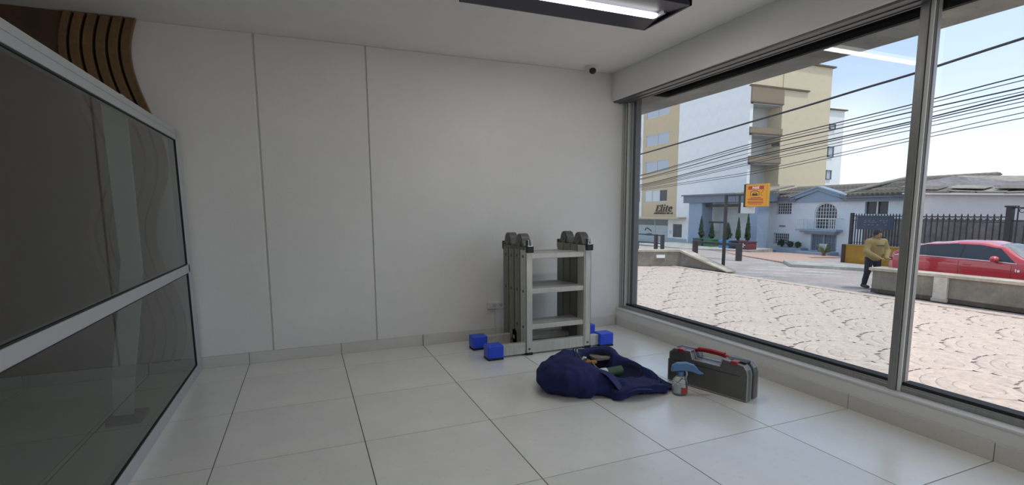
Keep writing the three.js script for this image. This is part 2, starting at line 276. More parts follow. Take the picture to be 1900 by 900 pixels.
// the canopy outside over the window, with the dark shutter slot
{
  const c = tag(thing('concrete_canopy', 'grey concrete canopy slab outside above the window with a dark shutter slot', 'canopy', [2.95, 1.97, -1]), 'grey concrete canopy slab outside above the window with a dark shutter slot', 'canopy');
  obj('slab', [box(2.9, 3.17, 1.97, 2.3, -3.574, 9), box(2.7, 3.17, 1.97, 2.3, -9, -3.574), box(2.74, 2.9, 2.28, 2.3, -3.574, 9)], std(lin(0.36, 0.39, 0.4), 0.9, { map: texConc }), c);
  obj('shutter_slot_lining', [box(2.745, 2.897, 2.26, 2.28, -3.572, 9), box(2.745, 2.755, 2.0, 2.26, -3.572, 9), box(2.888, 2.898, 1.975, 2.26, -3.572, 9), box(2.745, 2.9, 1.975, 2.26, -3.573, -3.565)], M.black, c);
  const ow = struct('wall_outside', [box(2.3, 2.9, 2.3, 6, -12, 9), box(2.6, 2.95, -1.45, 2.0, -12, -4.0), box(2.6, 2.95, -1.45, 2.3, 3.36, 9)], M.wall, 'street front of the shop building outside the window', 'wall');
}
// ------------------------------------------------------------------ left: glass partition, slatted wood wall behind it
{
  const X = -0.7, t = thing('glass_partition', 'low aluminium framed partition with smoked glass panes at left', 'partition', [X, 0, -1.8]);
  const z0 = -3.775, z1 = 1.0, hw = 0.022;
  const lean = (y) => 0.075 * y / 1.525;                                  // the post stands a little out of plumb
  obj('end_post', prismX([[z0, 0], [-3.655, 0], [-3.655 + lean(1.525), 1.525], [z0 + lean(1.525), 1.525]], X - hw, X + hw, [], 0.003), M.aluWhite, t);
  obj('top_rail', [box(X - hw, X + hw, 1.462, 1.525, -3.6, z1, 0.004), box(X + hw - 0.001, X + hw + 0.003, 1.494, 1.497, -3.6, z1)], M.aluWhite, t);
  obj('middle_rail', box(X - hw, X + hw, 0.663, 0.714, -3.655, z1, 0.004), M.aluWhite, t);
  obj('bottom_rail', box(X - hw, X + hw, 0, 0.063, -3.655, z1, 0.004), M.aluWhite, t);
  obj('far_post', box(X - hw, X + hw, 0.063, 1.462, z1 - 0.05, z1, 0.004), M.aluWhite, t);
  for (const [y0, y1] of [[0.063, 0.663], [0.714, 1.462]]) {
    obj('glazing_gasket', [prismX([[-3.657 + lean(y0), y0], [-3.649 + lean(y0), y0], [-3.649 + lean(y1), y1], [-3.657 + lean(y1), y1]], X + 0.008, X + hw - 0.004), box(X + 0.008, X + hw - 0.004, y0, y0 + 0.005, -3.655, z1 - 0.05), box(X + 0.008, X + hw - 0.004, y1 - 0.005, y1, -3.655, z1 - 0.05)], M.gasket, t);
    obj('pane', new THREE.PlaneGeometry(z1 - 0.05 + 3.655, y1 - y0).rotateY(Math.PI / 2).translate(X + hw - 0.009, (y0 + y1) / 2, (z1 - 0.05 - 3.655) / 2), M.glassSmoke, t);
  }
  obj('rail_clip', box(X - 0.012, X + 0.012, 1.525, 1.535, -2.71, -2.67, 0.003), M.aluWhite, t);
  // slatted panel on the back wall beyond the partition: each slat a wave from ceiling to floor
  const s = thing('wavy_slat_panel', 'wavy vertical wooden slat panel on the wall behind the partition', 'wall panel', [-1.05, 0.08, ZB + 0.012]);
  const keys = [[2.45, -0.8], [1.97, -0.905], [1.34, -0.768], [0.9, -0.866], [0.29, -0.745], [-0.2, -0.85]];
  const edge = (y) => { for (let k = 1; k < keys.length; k++) if (y >= keys[k][0]) { const u = (y - keys[k][0]) / (keys[k - 1][0] - keys[k][0]); return keys[k][1] + (keys[k - 1][1] - keys[k][1]) * (1 - Math.cos(Math.PI * u)) / 2; } return keys[5][1]; };
  obj('backing_board', prismZ((() => { const a = [], N = 48; for (let k = 0; k <= N; k++) { const y = 0.08 + (2.178 - 0.08) * k / N; a.push([edge(y) - 0.005, y]); } for (let k = N; k >= 0; k--) { const y = 0.08 + (2.178 - 0.08) * k / N; a.push([edge(y) - 0.339, y]); } return a; })(), ZB + 0.013, ZB + 0.02), M.woodBack, s);
  const slat = (off, w) => { const a = [], b = [], N = 56; for (let k = 0; k <= N; k++) { const y = 0.08 + (2.178 - 0.08) * k / N, e = edge(y) + off; a.push([e, y]); b.unshift([e - w, y]); } return prismZ(a.concat(b), ZB + 0.014, ZB + 0.05, [], 0.003); };
  for (let k = 0; k < 6; k++) obj('slat', slat(-k * 0.0605, k === 5 ? 0.036 : 0.0455), M.woodSlat, s);
  const w = tag(obj('wood_veneer_panel', (() => { const a = [], N = 40; for (let k = 0; k <= N; k++) { const y = 0.08 + (2.178 - 0.08) * k / N; a.push([edge(y) - 0.3405, y]); } a.push([-2.6, 2.178], [-2.6, 0.08]); return prismZ(a, ZB + 0.013, ZB + 0.028); })(), M.woodBrown), 'plain dark brown wood veneer board beside the wavy slats', 'wall panel');
  // the white stand seen through the smoked glass
  const st = thing('display_stand', 'white flat stand with a bent foot seen through the smoked glass', 'stand', [-0.87, 0, -2.98]);
  obj('upright', prismZ([[-0.934, 0.03], [-0.85, 0.0], [-0.83, 0.214], [-0.8, 0.4], [-0.772, 0.594], [-0.752, 0.75], [-0.755, 1.56], [-0.852, 1.56], [-0.838, 0.8], [-0.862, 0.601], [-0.897, 0.388], [-0.924, 0.227]].reverse(), -2.99, -2.97, [], 0.003), std(lin(0.66), 0.5), st);
  obj('foot', box(-0.945, -0.8, 0, 0.028, -3.05, -2.9, 0.004), M.black, st);
}
// ------------------------------------------------------------------ ceiling lamps and camera
function ledLamp(x0, x1, z0, z1, label) {
  const t = thing('ceiling_lamp', label, 'lamp', [(x0 + x1) / 2, H, (z0 + z1) / 2], 'black linear ceiling lamps'), zc = (z0 + z1) / 2, y = H - 0.035;
  // black tray: rim and two sloping sides leading up to the lit strip
  obj('tray', [box(x0, x1, y, H, z0, z0 + 0.012), box(x0, x1, y, H, z1 - 0.012, z1), box(x0, x0 + 0.012, y, H, z0, z1), box(x1 - 0.012, x1, y, H, z0, z1), box(x0, x1, H - 0.012, H - 0.002, z0, z1),
    prismX([[z0 + 0.012, y], [zc - 0.055, H - 0.02], [zc - 0.055, H - 0.012], [z0 + 0.012, H - 0.012]], x0 + 0.012, x1 - 0.012), prismX([[zc + 0.055, H - 0.02], [z1 - 0.012, y], [z1 - 0.012, H - 0.012], [zc + 0.055, H - 0.012]], x0 + 0.012, x1 - 0.012)], M.lampBlack, t);
  for (const x of [x1 - 0.065, x0 + 0.05]) obj('end_plate', box(x, x + 0.015, H - 0.03, H - 0.012, zc - 0.055, zc + 0.055), M.alu, t);
  obj('led_tube', (() => { const g = new THREE.CapsuleGeometry(0.03, x1 - x0 - 0.2, 6, 12); g.rotateZ(Math.PI / 2); g.scale(1, 0.45, 1); g.translate((x0 + x1) / 2, H - 0.03, zc); return g; })(), std(lin(0.9), 0.4, { emissive: lin(1, 1, 1), emissiveIntensity: 3.2 }), t);
  const l = new THREE.RectAreaLight(new THREE.Color(1, 0.985, 0.96), ROOM_LAMP, x1 - x0 - 0.16, 0.07); l.position.set((x0 + x1) / 2, H - 0.052, zc); l.rotation.x = -Math.PI / 2; l.castShadow = true; l.name = 'led_light'; l.position.sub(t.position); t.add(l);
}
ledLamp(0.83, 2.035, -2.743, -2.325, 'black ceiling lamp with one glowing white strip near the window');
ledLamp(0.6, 1.805, 0.2, 0.618, 'black ceiling lamp with one glowing white strip just behind the viewer');
ledLamp(0.6, 1.805, 1.9, 2.318, 'black ceiling lamp with one glowing white strip furthest from the back wall');
ledLamp(-0.62, 0.585, 0.9, 1.318, 'black ceiling lamp with one glowing white strip above the partition end');
{
  const c = thing('security_camera', 'small white dome camera with a black eye in the ceiling corner', 'camera', [2.21, H, -3.66]);
  obj('base_ring', rod(V(2.21, H, -3.66), V(2.21, H - 0.022, -3.66), 0.055, 0.052, 28), M.whitePlastic, c);
  obj('dome_housing', ball(2.21, H - 0.024, -3.655, 0.046, 0.038, 0.046, 24, 16), M.whitePlastic, c);
  const e = obj('eyeball', ball(2.2, H - 0.042, -3.628, 0.029, 0.026, 0.026, 20, 14), M.black, c);
  obj('lens', ball(2.19, H - 0.048, -3.605, 0.009), phy(lin(0.02), 0.05), e);
}
// ------------------------------------------------------------------ outlet with its white conduit
{
  const z = ZB + 0.012, o = thing('wall_outlet', 'white surface mounted wall socket beside the ladder', 'socket', [1.41, 0.27, z]);
  obj('socket_body', box(1.33, 1.49, 0.238, 0.302, z, z + 0.032, 0.014), M.whitePlastic, o);
  for (const x of [1.385, 1.44]) { const f = obj('socket_face', rod(V(x, 0.271, z + 0.03), V(x, 0.271, z + 0.0335), 0.021, 0.021, 20), std(lin(0.66, 0.62, 0.59), 0.4), o); obj('slot', [box(x - 0.009, x - 0.006, 0.268, 0.28, z + 0.033, z + 0.0345), box(x + 0.006, x + 0.009, 0.268, 0.28, z + 0.033, z + 0.0345), rod(V(x, 0.261, z + 0.033), V(x, 0.261, z + 0.0345), 0.003)], M.black, f); }
  tag(obj('cable_conduit', box(1.398, 1.422, 0.083, 0.239, z, z + 0.014, 0.003), M.whitePlastic), 'short white cable duct under the wall socket', 'conduit');
}

// ------------------------------------------------------------------ folded ladder
{
  const l = thing('folding_ladder', 'folded aluminium multi position ladder with blue stabiliser feet', 'ladder', [1.683, 0, -3.415]);
  const XA = 1.443, XB = 1.923, tw = 0.024, zc = [-3.25, -3.36, -3.47, -3.58], hd = 0.0535;
  const rail = (x, z, s) => {                                             // C section, its flat outside
    const a = x - tw * s, y0 = 0.012, y1 = 0.775, t = 0.006, lo = Math.min(a, a + t * s), hi = Math.max(a, a + t * s);
    return [box(lo, hi, y0, y1, z - hd, z + hd, 0.002), box(x - tw, x + tw, y0, y1, z + hd - 0.007, z + hd, 0.002), box(x - tw, x + tw, y0, y1, z - hd, z - hd + 0.007, 0.002), box(a + 0 - 0.001, a + 0.001 + t * s * 1.4, y0, y1, z - 0.014, z + 0.014, 0.002), box(x + tw * s - 0.009, x + tw * s - 0.002, y0, y1, z - hd + 0.003, z + hd - 0.003)];
  };
  zc.forEach((z, k) => {
    const sec = obj('rail', rail(XA, z, 1), k === 0 ? M.ladder : M.ladderShaded, l), sec2 = obj('rail', rail(XB, z, -1), k === 0 ? M.ladder : M.ladderShaded, l);
    for (const y of k < 2 ? [0.708, 0.458, 0.2] : [0.7, 0.45, 0.06]) {
      const ridges = []; for (let q = -4; q <= 4; q++) ridges.push(box(XA + tw - 0.006, XB - tw + 0.006, y + 0.015, y + 0.0195, z + q * 0.009 - 0.0025, z + q * 0.009 + 0.0025));
      obj('rung', [box(XA + tw - 0.01, XB - tw + 0.01, y - 0.017, y + 0.016, z - 0.043, z + 0.043, 0.004), ...ridges], M.ladder, l);
      for (const [x, s] of [[XA, -1], [XB, 1]]) obj('rivet', rod(V(x + s * (tw - 0.003), y, z), V(x + s * (tw + 0.0015), y, z), 0.0115, 0.0115, 12), M.black, s < 0 ? sec : sec2);
    }
    for (const x of [XA, XB]) if (k === 0 || k === 3) obj('foot_plug', box(x - tw - 0.003, x + tw + 0.003, 0, 0.02, z - hd - 0.003, z + hd + 0.003, 0.004), M.blackRubber, l);
  });
  // bolts on the legs near the floor
  for (const x of [XA, XB]) obj('bolt', rod(V(x, 0.045, -3.203), V(x, 0.045, -3.194), 0.009, 0.009, 6), M.hinge, l);
  for (const [y, z] of [[0.645, -3.245], [0.6, -3.24]]) obj('hole_plug', rod(V(XB - tw + 0.005, y, z), V(XB - tw - 0.002, y, z), 0.012, 0.012, 14), M.black, l);
  // hinges: a pair on top of each side, one at the bottom between the two folded pairs
  for (const x of [XA, XB]) {
    for (const z of [-3.305, -3.525]) {
      const sh = new THREE.Shape(); sh.moveTo(-0.085, -0.02); sh.lineTo(0.085, -0.02); sh.lineTo(0.085, 0.012); sh.quadraticCurveTo(0.07, 0.03, 0.056, 0.045); sh.absarc(0, 0.036, 0.058, 0.05, Math.PI - 0.05, false); sh.quadraticCurveTo(-0.07, 0.03, -0.085, 0.012); sh.lineTo(-0.085, -0.02);
      const h = obj('hinge', prismX(sh, -0.032, 0.032, null, 0.006).translate(x, 0.775, z), M.hinge, l);
      obj('hinge_disc', [rod(V(x - 0.037, 0.815, z), V(x + 0.037, 0.815, z), 0.04, 0.04, 22), rod(V(x - 0.04, 0.815, z), V(x + 0.04, 0.815, z), 0.014, 0.014, 12)], M.hinge, h);
      for (const dz of [-0.062, -0.04, 0.04, 0.062]) obj('rivet', rod(V(x - 0.034, 0.782, z + dz), V(x + 0.034, 0.782, z + dz), 0.007, 0.007, 8), M.black, h);
    }
    obj('latch', [box(x - 0.026, x + 0.026, 0.738, 0.785, -3.205, -3.172, 0.005), box(x - 0.026, x - 0.014, 0.785, 0.825, -3.2, -3.178, 0.004)], M.black, l);
    obj('latch_lever', [rod(V(x - 0.016, 0.783, -3.178), V(x - 0.01, 0.826, -3.195), 0.005), rod(V(x + 0.012, 0.783, -3.178), V(x + 0.012, 0.826, -3.195), 0.005), box(x - 0.022, x + 0.018, 0.782, 0.788, -3.188, -3.168, 0.002)], M.chrome, l);
    obj('latch', box(x - 0.026, x + 0.026, 0.735, 0.8, -3.655, -3.628, 0.006), M.black, l);
    const b = obj('hinge', [rod(V(x - 0.024, 0.09, -3.415), V(x + 0.024, 0.09, -3.415), 0.058, 0.058, 24), box(x - 0.02, x + 0.02, 0.04, 0.16, -3.46, -3.37, 0.01)], M.blackRubber, l);
    obj('hinge_pin', [rod(V(x - 0.03, 0.09, -3.415), V(x + 0.03, 0.09, -3.415), 0.016, 0.016, 12)], M.chrome, b);
  }
  // stabiliser bars and their blue end caps
  for (const [z, xa, xb] of [[-3.225, 1.18, 2.08], [-3.52, 1.165, 2.1]]) {
    const bar = obj('stabiliser_bar', [box(xa, xb, 0.012, 0.092, z - 0.024, z + 0.02, 0.004)], M.ladder, l);
    for (const [x, s] of [[xa, -1], [xb, 1]]) {
      const c = obj('end_cap', box(x - 0.058, x + 0.058, 0.012, 0.102, z - 0.05, z + 0.052, 0.008), M.blueCap, l);
      obj('rubber_sole', box(x - 0.056, x + 0.056, 0, 0.014, z - 0.05, z + 0.054, 0.004), M.blackRubber, c);
      obj('cap_inset', box(x - 0.034, x + 0.034, 0.034, 0.082, z + 0.05, z + 0.0545, 0.003), M.blueCap, c);
    }
  }
  for (const x of [1.5, 1.865]) obj('bar_bracket', [box(x - 0.012, x + 0.012, 0.09, 0.13, -3.5, -3.48, 0.002), box(x - 0.02, x + 0.02, 0.09, 0.097, -3.51, -3.46, 0.002), rod(V(x, 0.11, -3.48), V(x, 0.11, -3.47), 0.007, 0.007, 6)], M.chrome, l);
}
// ------------------------------------------------------------------ blue tool bag, slumped open
{
  const b = thing('tool_bag', 'slumped open dark blue fabric tool bag on the floor', 'bag', [1.55, 0, -2.45]);
  const fold = (x, y, z) => 0.011 * noise3(x * 13, y * 15, z * 13) + 0.006 * noise3(x * 29 + 4, y * 25, z * 29);
  const outer = (x, y, z) => {
    let d = ell(x, y, z, [1.365, 0.085, -2.49], [0.185, 0.105, 0.195]);
    d = smin(d, cap(x, y, z, [1.36, 0.11, -2.53], [1.43, 0.135, -2.6], 0.055, 0.045), 0.06);
    d = smin(d, cap(x, y, z, [1.5, 0.085, -2.64], [1.68, 0.11, -2.58], 0.08, 0.075), 0.06);
    d = smin(d, cap(x, y, z, [1.68, 0.11, -2.56], [1.87, 0.04, -2.4], 0.07, 0.03), 0.05);
    d = smin(d, cap(x, y, z, [1.46, 0.05, -2.38], [1.6, 0.04, -2.29], 0.075, 0.05), 0.06);
    d = smin(d, ell(x, y, z, [1.68, 0.01, -2.42], [0.24, 0.045, 0.19]), 0.05);
    return d + fold(x, y, z);
  };
  const hollow = (x, y, z) => smin(ell(x, y, z, [1.56, 0.17, -2.47], [0.12, 0.125, 0.115]), ell(x, y, z, [1.7, 0.1, -2.39], [0.15, 0.075, 0.075]), 0.03);
  obj('bag_body', surfaceNets((x, y, z) => Math.max(outer(x, y, z), -hollow(x, y, z), 0.002 - y), [1.12, -0.02, -2.86], [2.02, 0.3, -2.1], 0.0085), M.bag, b);
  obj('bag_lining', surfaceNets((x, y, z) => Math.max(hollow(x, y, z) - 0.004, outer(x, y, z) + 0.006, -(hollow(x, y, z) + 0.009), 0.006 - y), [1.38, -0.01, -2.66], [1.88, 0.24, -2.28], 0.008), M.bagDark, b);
  const ribbon = (pts, w, th = 0.004, up = V(0, 1, 0)) => {                // flat webbing along a curve
    const c = new THREE.CatmullRomCurve3(pts.map((p) => V(...p))), N = 40, P = [], I = [];
    for (let k = 0; k <= N; k++) { const p = c.getPoint(k / N), t = c.getTangent(k / N), s = V().crossVectors(t, up).normalize().multiplyScalar(w / 2), n = V().crossVectors(s, t).normalize().multiplyScalar(th / 2); for (const [a, d] of [[1, 1], [-1, 1], [-1, -1], [1, -1]]) P.push(p.x + s.x * a + n.x * d, p.y + s.y * a + n.y * d, p.z + s.z * a + n.z * d); }
    for (let k = 0; k < N; k++) for (let q = 0; q < 4; q++) { const a = k * 4 + q, d = k * 4 + (q + 1) % 4; I.push(a, d, a + 4, d, d + 4, a + 4); }
    I.push(0, 2, 1, 0, 3, 2, N * 4, N * 4 + 1, N * 4 + 2, N * 4, N * 4 + 2, N * 4 + 3);
    const g = new THREE.BufferGeometry(); g.setAttribute('position', new THREE.Float32BufferAttribute(P, 3)); g.setIndex(I); return toCreasedNormals(g, 0.9);
  };
  // the flap fallen forward on the floor
  obj('flap', surfaceNets((x, y, z) => { let d = cap(x, y, z, [1.56, 0.025, -2.235], [1.86, 0.018, -2.235], 0.055, 0.04); d = Math.max(Math.abs(y - 0.028 - 0.02 * Math.sin((x - 1.5) * 9)) - 0.022, Math.hypot(Math.max(0, Math.abs(x - 1.68) - 0.13), Math.max(0, Math.abs(z + 2.265 - (x - 1.7) * 0.02) - 0.035)) - 0.045); return Math.max(d + fold(x, y, z) * 0.7, 0.002 - y); }, [1.46, -0.02, -2.4], [1.95, 0.1, -2.13], 0.008), M.bag, b);
  obj('handle_strap', ribbon([[1.5, 0.125, -2.4], [1.525, 0.12, -2.3], [1.54, 0.085, -2.245], [1.56, 0.05, -2.21], [1.62, 0.062, -2.19], [1.72, 0.05, -2.185]], 0.045), M.strap, b);
  obj('shoulder_strap', ribbon([[1.83, 0.085, -2.47], [1.89, 0.045, -2.38], [1.925, 0.012, -2.31], [1.91, 0.008, -2.25], [1.85, 0.03, -2.225], [1.78, 0.055, -2.22]], 0.035), M.strap, b);
  obj('loose_cord', [tube([[1.86, 0.06, -2.46], [1.91, 0.02, -2.4], [1.95, 0.007, -2.34], [1.955, 0.006, -2.29]], 0.004, 24, 6), tube([[1.85, 0.05, -2.42], [1.89, 0.02, -2.38], [1.92, 0.008, -2.34], [1.94, 0.006, -2.3]], 0.004, 24, 6)], M.bagDark, b);
  obj('buckle', [box(1.46, 1.475, 0.098, 0.11, -2.335, -2.322, 0.002), box(1.485, 1.505, 0.1, 0.108, -2.352, -2.335, 0.002)], M.whitePlastic, b);
  obj('zip_edge', tube([[1.45, 0.165, -2.56], [1.5, 0.16, -2.46], [1.49, 0.145, -2.38], [1.52, 0.115, -2.34]], 0.004, 24, 6), std(lin(0.2, 0.19, 0.17), 0.6), b);

  // tools lying in the mouth of the bag
  const p = thing('combination_pliers', 'steel pliers sticking up out of the blue bag', 'pliers', [1.425, 0.15, -2.52]);
  obj('handle', tube([[1.44, 0.14, -2.52], [1.425, 0.18, -2.5], [1.41, 0.215, -2.49], [1.404, 0.238, -2.488]], 0.0065, 16, 8), M.chrome, p);
  obj('handle', tube([[1.45, 0.14, -2.52], [1.445, 0.18, -2.495], [1.43, 0.205, -2.488], [1.424, 0.232, -2.488]], 0.0065, 16, 8), M.chrome, p);
  obj('pivot', [rod(V(1.445, 0.15, -2.51), V(1.445, 0.15, -2.49), 0.014, 0.014, 14), box(1.43, 1.46, 0.12, 0.15, -2.52, -2.5, 0.005)], M.chrome, p);
  const wr = thing('adjustable_wrench', 'small steel wrench lying beside the pliers in the bag', 'wrench', [1.475, 0.15, -2.48]);
  obj('jaw', [prismZ([[1.452, 0.158], [1.47, 0.182], [1.488, 0.176], [1.478, 0.166], [1.483, 0.155], [1.497, 0.162], [1.497, 0.148], [1.48, 0.137], [1.46, 0.14]].reverse(), -2.49, -2.478, [], 0.002)], M.chrome, wr);
  obj('shaft', rod(V(1.478, 0.145, -2.484), V(1.515, 0.075, -2.43), 0.008, 0.006), M.chrome, wr);
  const sd = thing('screwdriver', 'screwdriver with a yellow wooden handle in the bag mouth', 'screwdriver', [1.5, 0.15, -2.46]);
  obj('handle', (() => { const g = new THREE.LatheGeometry([[0, -0.04], [0.008, -0.038], [0.0125, -0.02], [0.011, 0.015], [0.009, 0.035], [0.0, 0.04]].map((q) => new THREE.Vector2(...q)), 14); g.rotateZ(Math.PI / 2 - 0.12); g.translate(1.5, 0.152, -2.455); return g; })(), std(lin(0.5, 0.26, 0.03), 0.5, { map: texWood }), sd);
  obj('blade', rod(V(1.46, 0.147, -2.455), V(1.385, 0.138, -2.455), 0.003), M.chrome, sd);
  const tu = thing('tape_roll_tube', 'short hollow white and green tube lying in the bag', 'tube', [1.6, 0.09, -2.42]);
  obj('green_sleeve', rod(V(1.585, 0.083, -2.43), V(1.69, 0.09, -2.42), 0.028, 0.028, 22), std(lin(0.05, 0.1, 0.06), 0.45), tu);
  obj('white_collar', [(() => { const g = new THREE.LatheGeometry([[0.02, -0.026], [0.031, -0.026], [0.032, 0], [0.031, 0.026], [0.02, 0.026], [0.02, -0.026]].map((q) => new THREE.Vector2(...q)), 24); g.rotateZ(-Math.PI / 2 + 0.07); g.rotateY(-0.1); g.translate(1.565, 0.082, -2.43); return g; })()], std(lin(0.6, 0.66, 0.6), 0.4), tu);
  const cl = thing('folded_cloth', 'grey beige folded rag in the back of the bag', 'cloth', [1.62, 0.14, -2.56]);
  obj('rag', surfaceNets((x, y, z) => Math.max(Math.abs(y - 0.142 + (x - 1.62) * 0.08) - 0.011, Math.hypot(Math.max(0, Math.abs(x - 1.62) - 0.04), Math.max(0, Math.abs(z + 2.55) - 0.025)) - 0.02) + 0.004 * noise3(x * 40, y * 40, z * 40), [1.52, 0.1, -2.62], [1.72, 0.19, -2.48], 0.006), std(lin(0.26, 0.24, 0.2), 0.9, { map: texCloth }), cl);
}
// ------------------------------------------------------------------ grey tool case standing on edge
{
  const c = thing('tool_case', 'grey plastic tool case with a red handle standing by the window', 'case', [2.1255, 0, -2.164], null, true); c.rotation.y = -1.283;
  const Lh = 0.243, out = [[-Lh, 0.004], [Lh, 0.004], [Lh, 0.15], [0.236, 0.175], [0.215, 0.198], [0.1, 0.21], [0.085, 0.165], [-0.085, 0.165], [-0.1, 0.21], [-0.205, 0.207], [-0.236, 0.18], [-0.236, 0.14], [-Lh, 0.135]];
  const half = (z0, z1) => prismZ(out, z0, z1, [], 0.009);
  obj('front_shell', half(0.014, 0.062), M.casePlastic, c); obj('back_shell', half(-0.062, -0.014), M.casePlastic, c);
  const rim = (z) => { const p = out.map(([x, y]) => V(x * 0.995, Math.max(0.007, y - 0.001), z)); const g = []; p.forEach((a, i) => { const b = p[(i + 1) % p.length]; if (a.distanceTo(b) > 0.001) g.push(rod(a, b, 0.0035, 0.0035, 6)); g.push(ball(a.x, a.y, a.z, 0.0035, 0.0035, 0.0035, 6, 5)); }); return g; };
  obj('rim', rim(0.058), M.caseRim, c); obj('rim', rim(-0.058), M.caseRim, c); obj('rim', rim(0.016), M.caseRim, c);
  obj('core', prismZ(out.map(([x, y]) => [x * 0.97, Math.min(y, 0.196) * 0.985 + 0.002]), -0.02, 0.02), M.caseCore, c);
  obj('carry_handle', [tube([[-0.125, 0.19, 0], [-0.1, 0.207, 0], [-0.06, 0.215, 0], [0, 0.217, 0], [0.06, 0.215, 0], [0.1, 0.207, 0], [0.125, 0.19, 0]], 0.0105, 32, 10), tube([[-0.08, 0.218, 0], [0, 0.222, 0], [0.08, 0.218, 0]], 0.012, 16, 10)], M.red, c);
  for (const x of [-0.16, 0.165]) { const k = obj('latch', [box(x - 0.018, x + 0.018, 0.198, 0.2125, 0.02, 0.062, 0.004), box(x - 0.018, x + 0.018, 0.194, 0.211, 0.058, 0.0655, 0.002)], M.red, c); obj('latch_plate', box(x - 0.05, x + 0.05, 0.196, 0.2095, -0.028, 0.028, 0.004), M.black, c); }
  obj('panel_groove', [box(-0.2, 0.2, 0.135, 0.1385, 0.0595, 0.0635, 0.001)], M.caseCore, c);
  // spray bottle in front of it
  const s = thing('spray_bottle', 'clear spray bottle with a blue trigger head in front of the case', 'bottle', [1.905, 0, -2.165], null, true); s.rotation.y = -0.5;
  const lathe = (pts, n = 28) => new THREE.LatheGeometry(pts.map((q) => new THREE.Vector2(...q)), n);
  obj('bottle_body', lathe([[0, 0.001], [0.036, 0.001], [0.041, 0.006], [0.042, 0.02], [0.041, 0.068], [0.037, 0.084], [0.024, 0.1], [0.014, 0.106], [0.013, 0.122]]), M.bottle, s);
  obj('liquid', lathe([[0, 0.005], [0.037, 0.005], [0.0385, 0.02], [0.0385, 0.03], [0, 0.03]]), std(lin(0.5, 0.54, 0.55), 0.2), s);
  obj('label', new THREE.CylinderGeometry(0.0422, 0.0425, 0.034, 16, 1, true, 0.05, 1.2).translate(0, 0.031, 0), std(lin(0.42, 0.05, 0.035), 0.5, { side: THREE.DoubleSide }), s);
  obj('label', new THREE.CylinderGeometry(0.0422, 0.0425, 0.05, 16, 1, true, -1.1, 1.0).translate(0, 0.04, 0), std(lin(0.45, 0.5, 0.52), 0.5, { side: THREE.DoubleSide }), s);
  obj('collar', rod(V(0, 0.108, 0), V(0, 0.132, 0), 0.018, 0.018, 20), M.sprayBlue, s);
  obj('trigger_head', prismZ([[-0.05, 0.132], [-0.045, 0.165], [-0.02, 0.181], [0.03, 0.184], [0.075, 0.17], [0.105, 0.135], [0.125, 0.122], [0.1, 0.118], [0.06, 0.133], [0.02, 0.138]].reverse(), -0.017, 0.017, [], 0.006), M.sprayBlue, s);
  obj('trigger_lever', tube([[0.03, 0.137, 0], [0.036, 0.115, 0], [0.03, 0.09, 0], [0.036, 0.078, 0]], 0.005, 14, 8), std(lin(0.45, 0.47, 0.48), 0.4), s);
}

// ------------------------------------------------------------------ outside: ground, plaza, street
const ground = (x, z) => G - Math.max(0, Math.min(1, (x - 20) / 13)) * (0.9 + 0.035 * Math.max(0, -z - 26));
{
  const N = 70, x0 = -30, x1 = 150, z0 = -150, z1 = 60, P = [], I = [];
  const xs = [], zs = []; for (let i = 0; i <= N; i++) { const u = i / N; xs.push(i === 0 ? x0 : i < 4 ? x0 + i * 8 : i < 56 ? 3 + (i - 4) * 0.8 : 44.6 + Math.pow((i - 56) / (N - 56), 2) * (x1 - 44.6) + (i - 56) * 0.01); zs.push(z0 + (z1 - z0) * u); }
  for (let j = 0; j <= N; j++) for (let i = 0; i <= N; i++) P.push(xs[i], ground(xs[i], zs[j]) - 0.03, zs[j]);
  for (let j = 0; j < N; j++) for (let i = 0; i < N; i++) { const a = j * (N + 1) + i; I.push(a, a + N + 1, a + 1, a + 1, a + N + 1, a + N + 2); }
  const g = new THREE.BufferGeometry(); g.setAttribute('position', new THREE.Float32BufferAttribute(P, 3)); g.setIndex(I); g.computeVertexNormals();
  const road = struct('ground', g, M.asphalt, 'pale grey asphalt street sloping away beyond the plaza', 'street');
  // crosswalk bars, thin paint on the asphalt
  const bars = [[[16.8, -15.3], [18.76, -12.76], 0.34], [[15.4, -14.95], [17.6, -12.8], 0.3], [[15.0, -14.05], [16.15, -12.95], 0.26], [[14.86, -13.24], [15.3, -12.78], 0.2], [[17.9, -15.9], [19.6, -13.6], 0.3]];
  for (const [a, b, w] of bars) { const dx = b[0] - a[0], dz = b[1] - a[1], l = Math.hypot(dx, dz), nx = -dz / l * w / 2, nz = dx / l * w / 2; obj('crosswalk_bar', prismY([[a[0] + nx, a[1] + nz], [b[0] + nx, b[1] + nz], [b[0] - nx, b[1] - nz], [a[0] - nx, a[1] - nz]], G - 0.032, G - 0.024), M.stripe, road); }
}
